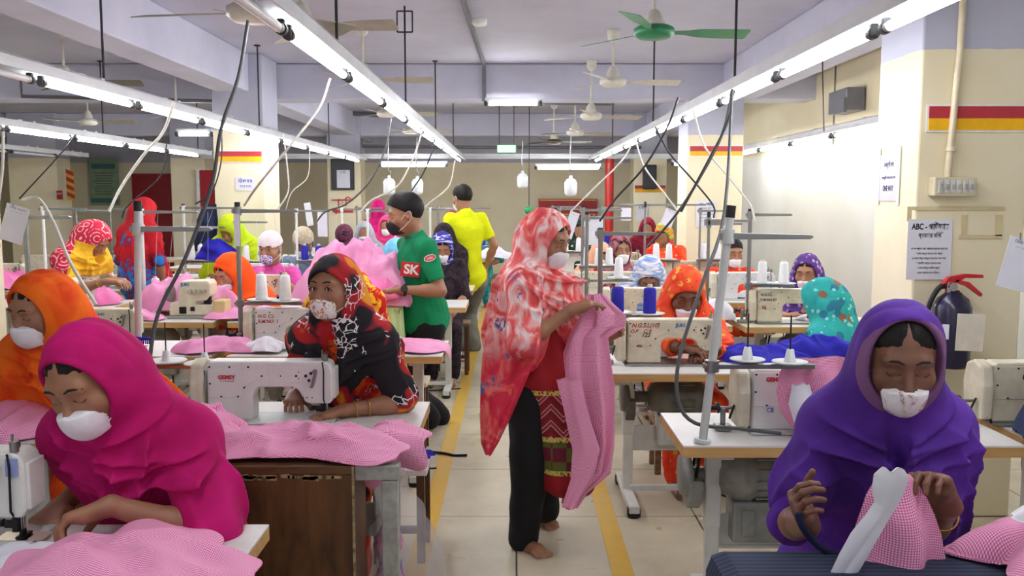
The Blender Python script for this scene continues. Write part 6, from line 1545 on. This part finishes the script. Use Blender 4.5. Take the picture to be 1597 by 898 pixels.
# --- right side
heap('royal blue cloth beside the orange floral headscarf', 1.32, 4.72, .46, .34, .10, M_bcl, seed=51, rot=-20, edges=((0, 4.38, 0, -1), (1.6, 0, 1, 0)))
heap('royal blue cloth pile in front of the teal scarf', 1.72, 4.75 if False else 5.10, .62, .30, .12, M_bcl, z=.705, seed=53, rot=8)
heap('pink gingham heap draped over the half hidden machine', 1.25, 3.30, .42, .34, .10, G1, z=.90, seed=55, edges=((0, 3.19, 0, -1),), flat_=.6)
heap('second pink gingham shirt hanging from the half hidden machine', 1.15, 3.23, .24, .30, .07, G1, z=.915, seed=57, edges=((0, 3.16, 0, -1),), flat_=.6)
heap('white sleeve lining hanging below the gingham heap', 1.16, 3.14, .14, .22, .03, M_wcl, z=.80, seed=58, edges=((0, 3.12, 0, -1),))
heap('white cloth pile behind the orange floral headscarf', 1.42, 6.4, .34, .3, .16, M_wcl, seed=61)
heap('white cloth on the table next to the machine marked 56', 2.15, 6.3, .24, .2, .06, M_wcl, seed=62)
heap('white cloth pile by the purple floral hood', 2.2, 7.65, .5, .3, .10, M_wcl, seed=63)
heap('white cloth beside the teal scarf at the column', 2.35, 5.75, .3, .3, .3, M_wcl, z=.5, seed=64)
heap('white cloth left of the blue thread cones', .72, 4.82, .22, .15, .12, M_wcl, seed=65, z=.95-.2)
heap('white cloth pile at the far end beside the striding woman', -.25 + 0, 13.0, .6, .4, .18, M_wcl, z=.742, seed=66)
heap('navy cloth sagging over the right edge table', 2.02, 3.14, .42, .36, .26, M_navy, seed=67, flat_=.75, edges=((0, 3.06, 0, -1),), rough=.5)
# --- pieces held in hands
hang('pink shirt held up by the striding woman', [(458, 916, 944), (472, 908, 956), (490, 903, 976), (508, 897, 974), (525, 888, 948), (560, 876, 952), (600, 868, 958), (640, 884, 958), (690, 895, 957), (735, 889, 951), (765, 880, 916), (787, 876, 902)], 3.92, G1, amp=.022, nf=5, bulge=.05, seed=2, name='shirt', cat='shirt', n=110)
hang('pink sleeve of the carried shirt falling in front', [(590, 868, 905), (640, 880, 915), (700, 893, 935), (745, 890, 925), (788, 876, 900)], 3.82, G1, amp=.012, nf=2, bulge=.04, seed=5, name='shirt_sleeve', cat='fabric')
held = hang('pink gingham collar piece held by the woman in purple', [(738, 1372, 1416), (752, 1366, 1428), (775, 1352, 1444), (800, 1345, 1456), (830, 1336, 1466), (860, 1325, 1470), (898, 1300, 1474), (930, 1290, 1478)], 1.80, G1, amp=.016, nf=3, bulge=.06, seed=7, name='collar_piece', n=110)
hang('white collar band on the held gingham piece', [(731, 1376, 1408), (742, 1363, 1416), (762, 1360, 1410), (785, 1364, 1399), (805, 1352, 1386), (835, 1326, 1368), (865, 1308, 1350), (898, 1292, 1330)], 1.73, M_wcl, amp=.004, nf=1, bulge=.01, seed=1, name='collar_band', th=.006)
# lap bench lower right
bx = empty('padded_bench', (.86, 1.72, 0), 'bench covered with navy pinstripe cloth at the lower right', 'bench')
MB().box((.74, 1.66, .80), (.66, .42, .12), bev=.04).build('pad', M_nst, bx)
for a in (-1, 1):
    for b in (-1, 1): MB().box((.74+a*.28, 1.66+b*.15, .37), (.04, .04, .74)).build('leg', M_wood, bx)
heap('pink gingham heap on the navy bench at the lower right corner', 1.22, 1.72, .62, .40, .13, G1, z=.862, seed=71, rot=15, n=110)
heap('white folded strip on the gingham heap at the lower right', 1.16, 1.74, .36, .10, .05, M_wcl, z=.965, seed=72, rot=8, flat_=.8, rough=.3)
tb = empty('side_bench', (1.40, 1.70, 0), 'low cloth covered support at the lower right corner', 'bench')
MB().box((1.40, 1.70, .80), (.62, .44, .12), bev=.04).build('pad', M_nst, tb)
for a in (-1, 1):
    for b in (-1, 1): MB().box((1.40+a*.26, 1.70+b*.17, .37), (.04, .04, .74)).build('leg', M_wood, tb)
# blue tape strip hanging from her right hand
tag(MB().tube(bez([P(1245, 800, 1.80), P(1252, 822, 1.80), P(1275, 850, 1.82), P(1305, 866, 1.82), P(1330, 872, 1.82)], 16), .008, 6).build('navy_ribbon', M_navy), 'navy ribbon held in the right hand of the woman in purple', 'ribbon')
# dark garment behind lime woman
hang('dark navy garment hanging in front of the red door', [(318, 318, 338), (345, 306, 340), (392, 303, 338)], 9.45, M_navy, amp=.03, nf=3, name='hanging_garment', cat='garment')
hang('royal blue cloth over the arm of the lime scarfed woman', [(372, 325, 345), (388, 312, 368), (405, 305, 385)], 8.35, M_bcl, amp=.03, nf=3, bulge=.1, name='blue_cloth')
# --- floor and aisle things
tag(MB().tube(bez([(-.52, 5.55, .008), (-.42, 5.50, .012), (-.36, 5.47, .008), (-.28, 5.47, .01)], 14), [.004]*8+[.012]*7 if False else .009, 6).build('navy_ribbon', M_navy), 'navy ribbon scrap lying on the floor across the yellow line', 'ribbon')
def bench(x0, x1, y0, y1, h, label, top=M_wood, leg=M_dwood, th=.03):
    r = empty('bench', ((x0+x1)/2, (y0+y1)/2, 0), label, 'bench'); MB().box(((x0+x1)/2, (y0+y1)/2, h-th/2), (x1-x0, y1-y0, th), bev=.006).build('seat', top, r)
    for x in (x0+.03, x1-.03):
        for y in (y0+.03, y1-.03): MB().box((x, y, (h-th)/2), (.035, .035, h-th)).build('leg', leg, r)
    MB().box(((x0+x1)/2, y0+.03, h*.35), (x1-x0-.05, .02, .03)).build('stretcher', leg, r)
    return r
bench(-.72, -.385, 8.05, 8.3, .48, 'dark wooden bench at the aisle near the legs of the man in yellow')
bench(-.80, -.53, 5.62 if False else 5.50, 5.75, .46, 'small pale topped bench behind the aisle end of the table', top=M_topc)
b3 = bench(-.62, -.37, 3.80, 4.10, .43, 'white topped stool with dark numerals sticking out at the aisle', top=M_white)
lettering('00', (-.46, 3.85, .4315), (1, 0, 0), (0, 1, 0), .05, M_markb, b3)
heap('purple cloth end on the white topped stool', -.46, 3.98, .20, .12, .03, M_bcl, z=.432, seed=81, edges=((-.37, 0, 1, 0),))
# brown cabinet and steel frame
cb = empty('wooden_cabinet', (-.82, 3.0, 0), 'dark brown wooden cabinet with worn edges behind the magenta scarfed woman', 'cabinet')
x0, x1, y0, y1, zt = -1.42, -.52, 2.84, 3.11, .738
MB().box(((x0+x1)/2, (y0+y1)/2, zt-.015), (x1-x0+.012, y1-y0, .03), bev=.004).build('cabinet_top', wood('cabinet_top_wood', '#4a3019', '#6e4c2c', (2, 8, 8), 3), cb)
MB().box(((x0+x1)/2, y0+.012, (zt-.03)/2), (x1-x0, .024, zt-.03)).build('front_panel', M_dwood, cb)
MB().box((x1-.01, (y0+y1)/2+.01, (zt-.03)/2), (.02, y1-y0-.03, zt-.03)).build('side_panel', M_dwood, cb)
MB().box((x1+.004, y0-.001, zt/2), (.008, .006, zt)).build('worn_edge', M_wedge, cb)
nn_ = MB(); random.seed(3)
for k in range(46):
    x = x0+.02+(x1-x0-.04)*random.random(); nn_.box((x, y0-.0005, zt-.034-random.random()*.008), (.010+random.random()*.035, .002, .006+random.random()*.010))
nn_.build('worn_rim', M_wedge, cb)
fr = empty('steel_frame', (-.44, 2.87, 0), 'grey steel frame corner with square leg beside the brown cabinet', 'frame')
MB().box((-.44, 2.87, .712), (.145, .05, .05), bev=.004).build('cross_bar', flat('worn_steel_paint', '#a9aca6', .45, .2, .15, 20), fr)
MB().box((-.40, 2.87, .343), (.052, .05, .686), bev=.004).build('leg', MC['worn_steel_paint'], fr)
# plastic bag with offcuts
def bagm():
    n = NT('clear_plastic', .18); n.b.inputs['Base Color'].default_value = (.9, .92, .95, 1); n.b.inputs['Transmission Weight'].default_value = .0; n.b.inputs['Alpha'].default_value = .24
    n.bump(n.noise(n.coord(), 14, 4, 1.0), .8, .01); return n.m
bg_ = SDF(); bg_.ell((-.40, 3.22, .22), (.14, .16, .24), None, .05).cap((-.42, 3.20, .4), (-.45, 3.2, .62), .08, .05, .08)
bg_.fn(lambda X: .012*wn(X, 22, 5)+.010*(1-2*np.abs(np.sin(wn(X, 9, 6)*4+X[:, 2]*6))), op='d').fn(lambda X: .012-X[:, 2], op='i')
bagr = sdf_obj('plastic_bag', bg_, .009, bagm()); tag(bagr, 'clear plastic bag of fabric scraps hanging at the aisle end of the table', 'bag')
sc_ = SDF(); sc_.ell((-.46, 3.24, .16), (.06, .10, .14), None, .05).ell((-.46, 3.22, .34), (.045, .07, .08), None, .03); sc_.fn(lambda X: .014*wn(X, 30, 9), op='d').fn(lambda X: .014-X[:, 2], op='i')
tag(sdf_obj('fabric_scraps', sc_, .009, fabric('scraps', [(.35, '#c05a92'), (.5, '#e2a6c8'), (.6, '#4a3f9a'), (.68, '#c23a48')], 14)), 'pink and purple fabric scraps inside the plastic bag', 'fabric scraps', kind='stuff')
# navy fringe on the white pole
sk_ = MB(); a = P(176, 541, 3.70)
sk_.tube(bez([P(180, 542, 3.7), P(184, 532, 3.68), P(205, 527, 3.67), P(222, 528, 3.68), P(237, 529, 3.7)], 20), .007, 6)
for k in range(16): 
    q = P(186+3.2*k, 529, 3.68); sk_.cyl(q, q+V((random.uniform(-.006, .006), 0, -.02)), .003, n=5)
tag(sk_.build('fringe_ribbon', M_bcl), 'navy fringed ribbon tied to the white stand left of the red lettered machine', 'ribbon')
# details on the sports shirt
a = P(657, 384, 5.88)

def child_world(ob, root):
    dl = V(ob.location)-V(root.location)
    for v in ob.data.vertices: v.co = v.co+dl
    ob.parent = root; ob.location = (0, 0, 0)
    for k in ('label', 'category', 'group'):
        if k in ob.keys(): del ob[k]
sh = hang(None, [(452, 778, 846), (490, 764, 856), (525, 757, 848), (560, 752, 834), (600, 750, 818), (650, 749, 797), (690, 751, 778), (705, 757, 768)], 3.86, FCo, amp=.012, nf=5, bulge=.05, seed=4, name='scarf_end', n=90); child_world(sh, w_)
# sports shirt marks
def disc(c, nrm, up, a, b, m, name, par):
    c, nrm, up = V(c), V(nrm).normalized(), V(up); up = (up-nrm*up.dot(nrm)).normalized(); ux = up.cross(nrm)
    return MB().prism(c, ux, up, [(a*math.cos(t), b*math.sin(t)) for t in np.linspace(0, 2*PI, 25)[:-1]], .003).build(name, m, par)
shirt = [c for c in g_.children if c.name.startswith('shirt')][0]
kr = gi['arms']['l']; S0, E, W = kr; q = S0+(E-S0)*.28; dd = (E-S0).normalized(); nr = V((.12, -1, .1)); nr = (nr-dd*nr.dot(dd)).normalized()
l1 = disc(q+nr*.066, nr, -dd, .040, .022, M_white, 'sleeve_badge', g_); disc(q+nr*.0675, nr, -dd, .036, .018, flat('badge_red', '#c0303a', .4), 'badge_field', l1)
lettering('robi', q+nr*.070-(-dd)*.008, (-dd).cross(nr), -dd, .024, M_white, l1)
c = P(640, 420, 5.86); r0 = flat('shirt_red', '#c3282c', .8)
b_ = MB().prism(V((c.x, 5.885, c.z)), (1, 0, -.12), (.12, 0, 1), [(-.065, -.05), (.06, -.05), (.06, .045), (-.065, .045)], .012, .004).build('chest_panel', r0, g_)
lettering('SK', V((c.x, 5.876, c.z-.03)), (1, 0, -.12), (.12, 0, 1), .085, M_white, b_, bold=.003)
W = kr[2]; d = (kr[2]-kr[1]).normalized(); u = d.orthogonal().normalized(); w2 = d.cross(u); cc = W-d*.04
wt = MB().tube([cc+(u*math.cos(t)+w2*math.sin(t))*.033 for t in np.linspace(0, 2*PI, 25)], .011, 8).build('wristwatch', M_dark, g_)
MB().cyl(cc+V((0, -.034, .012)), cc+V((0, -.046, .016)), .022, n=20).build('watch_face', M_black, wt)
# collars
for rt, inf, m, nm in ((g_, gi, flat('collar_dark_green', '#3c5a4c', .8), 'collar'),):
    nb = inf['NB']; MB().tube([nb+V((0, 0, .015))+(inf['bf'].R*math.cos(t)*.062+inf['bf'].F*math.sin(t)*.066) for t in np.linspace(0, 2*PI, 30)], .016, 8).build(nm, m, rt)

a, b = Pz(318, 829, .7445), Pz(226, 905, .7445); d = (b-a); an_ = math.atan2(d.y, d.x)
tag(MB().box((a+b)/2+V((0, 0, .001)), (d.length, .010, .002), rot=Matrix.Rotation(an_, 3, 'Z')).build('metal_strip', M_steel), 'thin grey metal strip lying diagonally on the lower left table', 'metal strip')
M_tp2 = flat('white_tape', '#d9dde6', .3)
a, b = Pz(245, 862, .7445), Pz(388, 862, .7445)
tag(MB().box((a+b)/2, (b.x-a.x, .03, .0012)).box((-.6435, (a.y+b.y)/2, .72), (.0015, .03, .045)).build('tape_strip', M_tp2), 'white tape stuck across the lower left table and its edge', 'tape')

hang('pink gingham shirt draped down the front of the half hidden machine', [(556, 1232, 1338), (580, 1216, 1340), (610, 1211, 1338), (640, 1218, 1330), (662, 1232, 1308), (672, 1246, 1290)], 3.155, G1, amp=.022, nf=5, bulge=.04, seed=9, name='shirt', cat='shirt', n=90)
hang('white lining hanging out of the draped gingham shirt', [(598, 1236, 1262), (630, 1230, 1272), (655, 1238, 1276), (672, 1250, 1272), (686, 1258, 1267)], 3.105, M_wcl, amp=.010, nf=2, bulge=.02, seed=3, name='white_lining')
# ================================================================ camera, light, view
cam = bpy.data.cameras.new('camera'); co = bpy.data.objects.new('camera', cam); COL.objects.link(co)
cam.sensor_width = 36; cam.lens = F_PX/1597*36; cam.clip_start = .02
co.location = (0, 0, CAMZ); co.rotation_euler = (PI/2-TH, 0, 0); SC.camera = co
w = bpy.data.worlds.new('world'); SC.world = w; w.use_nodes = True
bg = w.node_tree.nodes['Background']; bg.inputs[0].default_value = (.95, .97, 1, 1); bg.inputs[1].default_value = .6
SC.view_settings.view_transform = 'Standard'; SC.view_settings.look = 'None'; SC.view_settings.gamma = 1; SC.view_settings.use_curve_mapping = False
SC.view_settings.exposure = 0.36
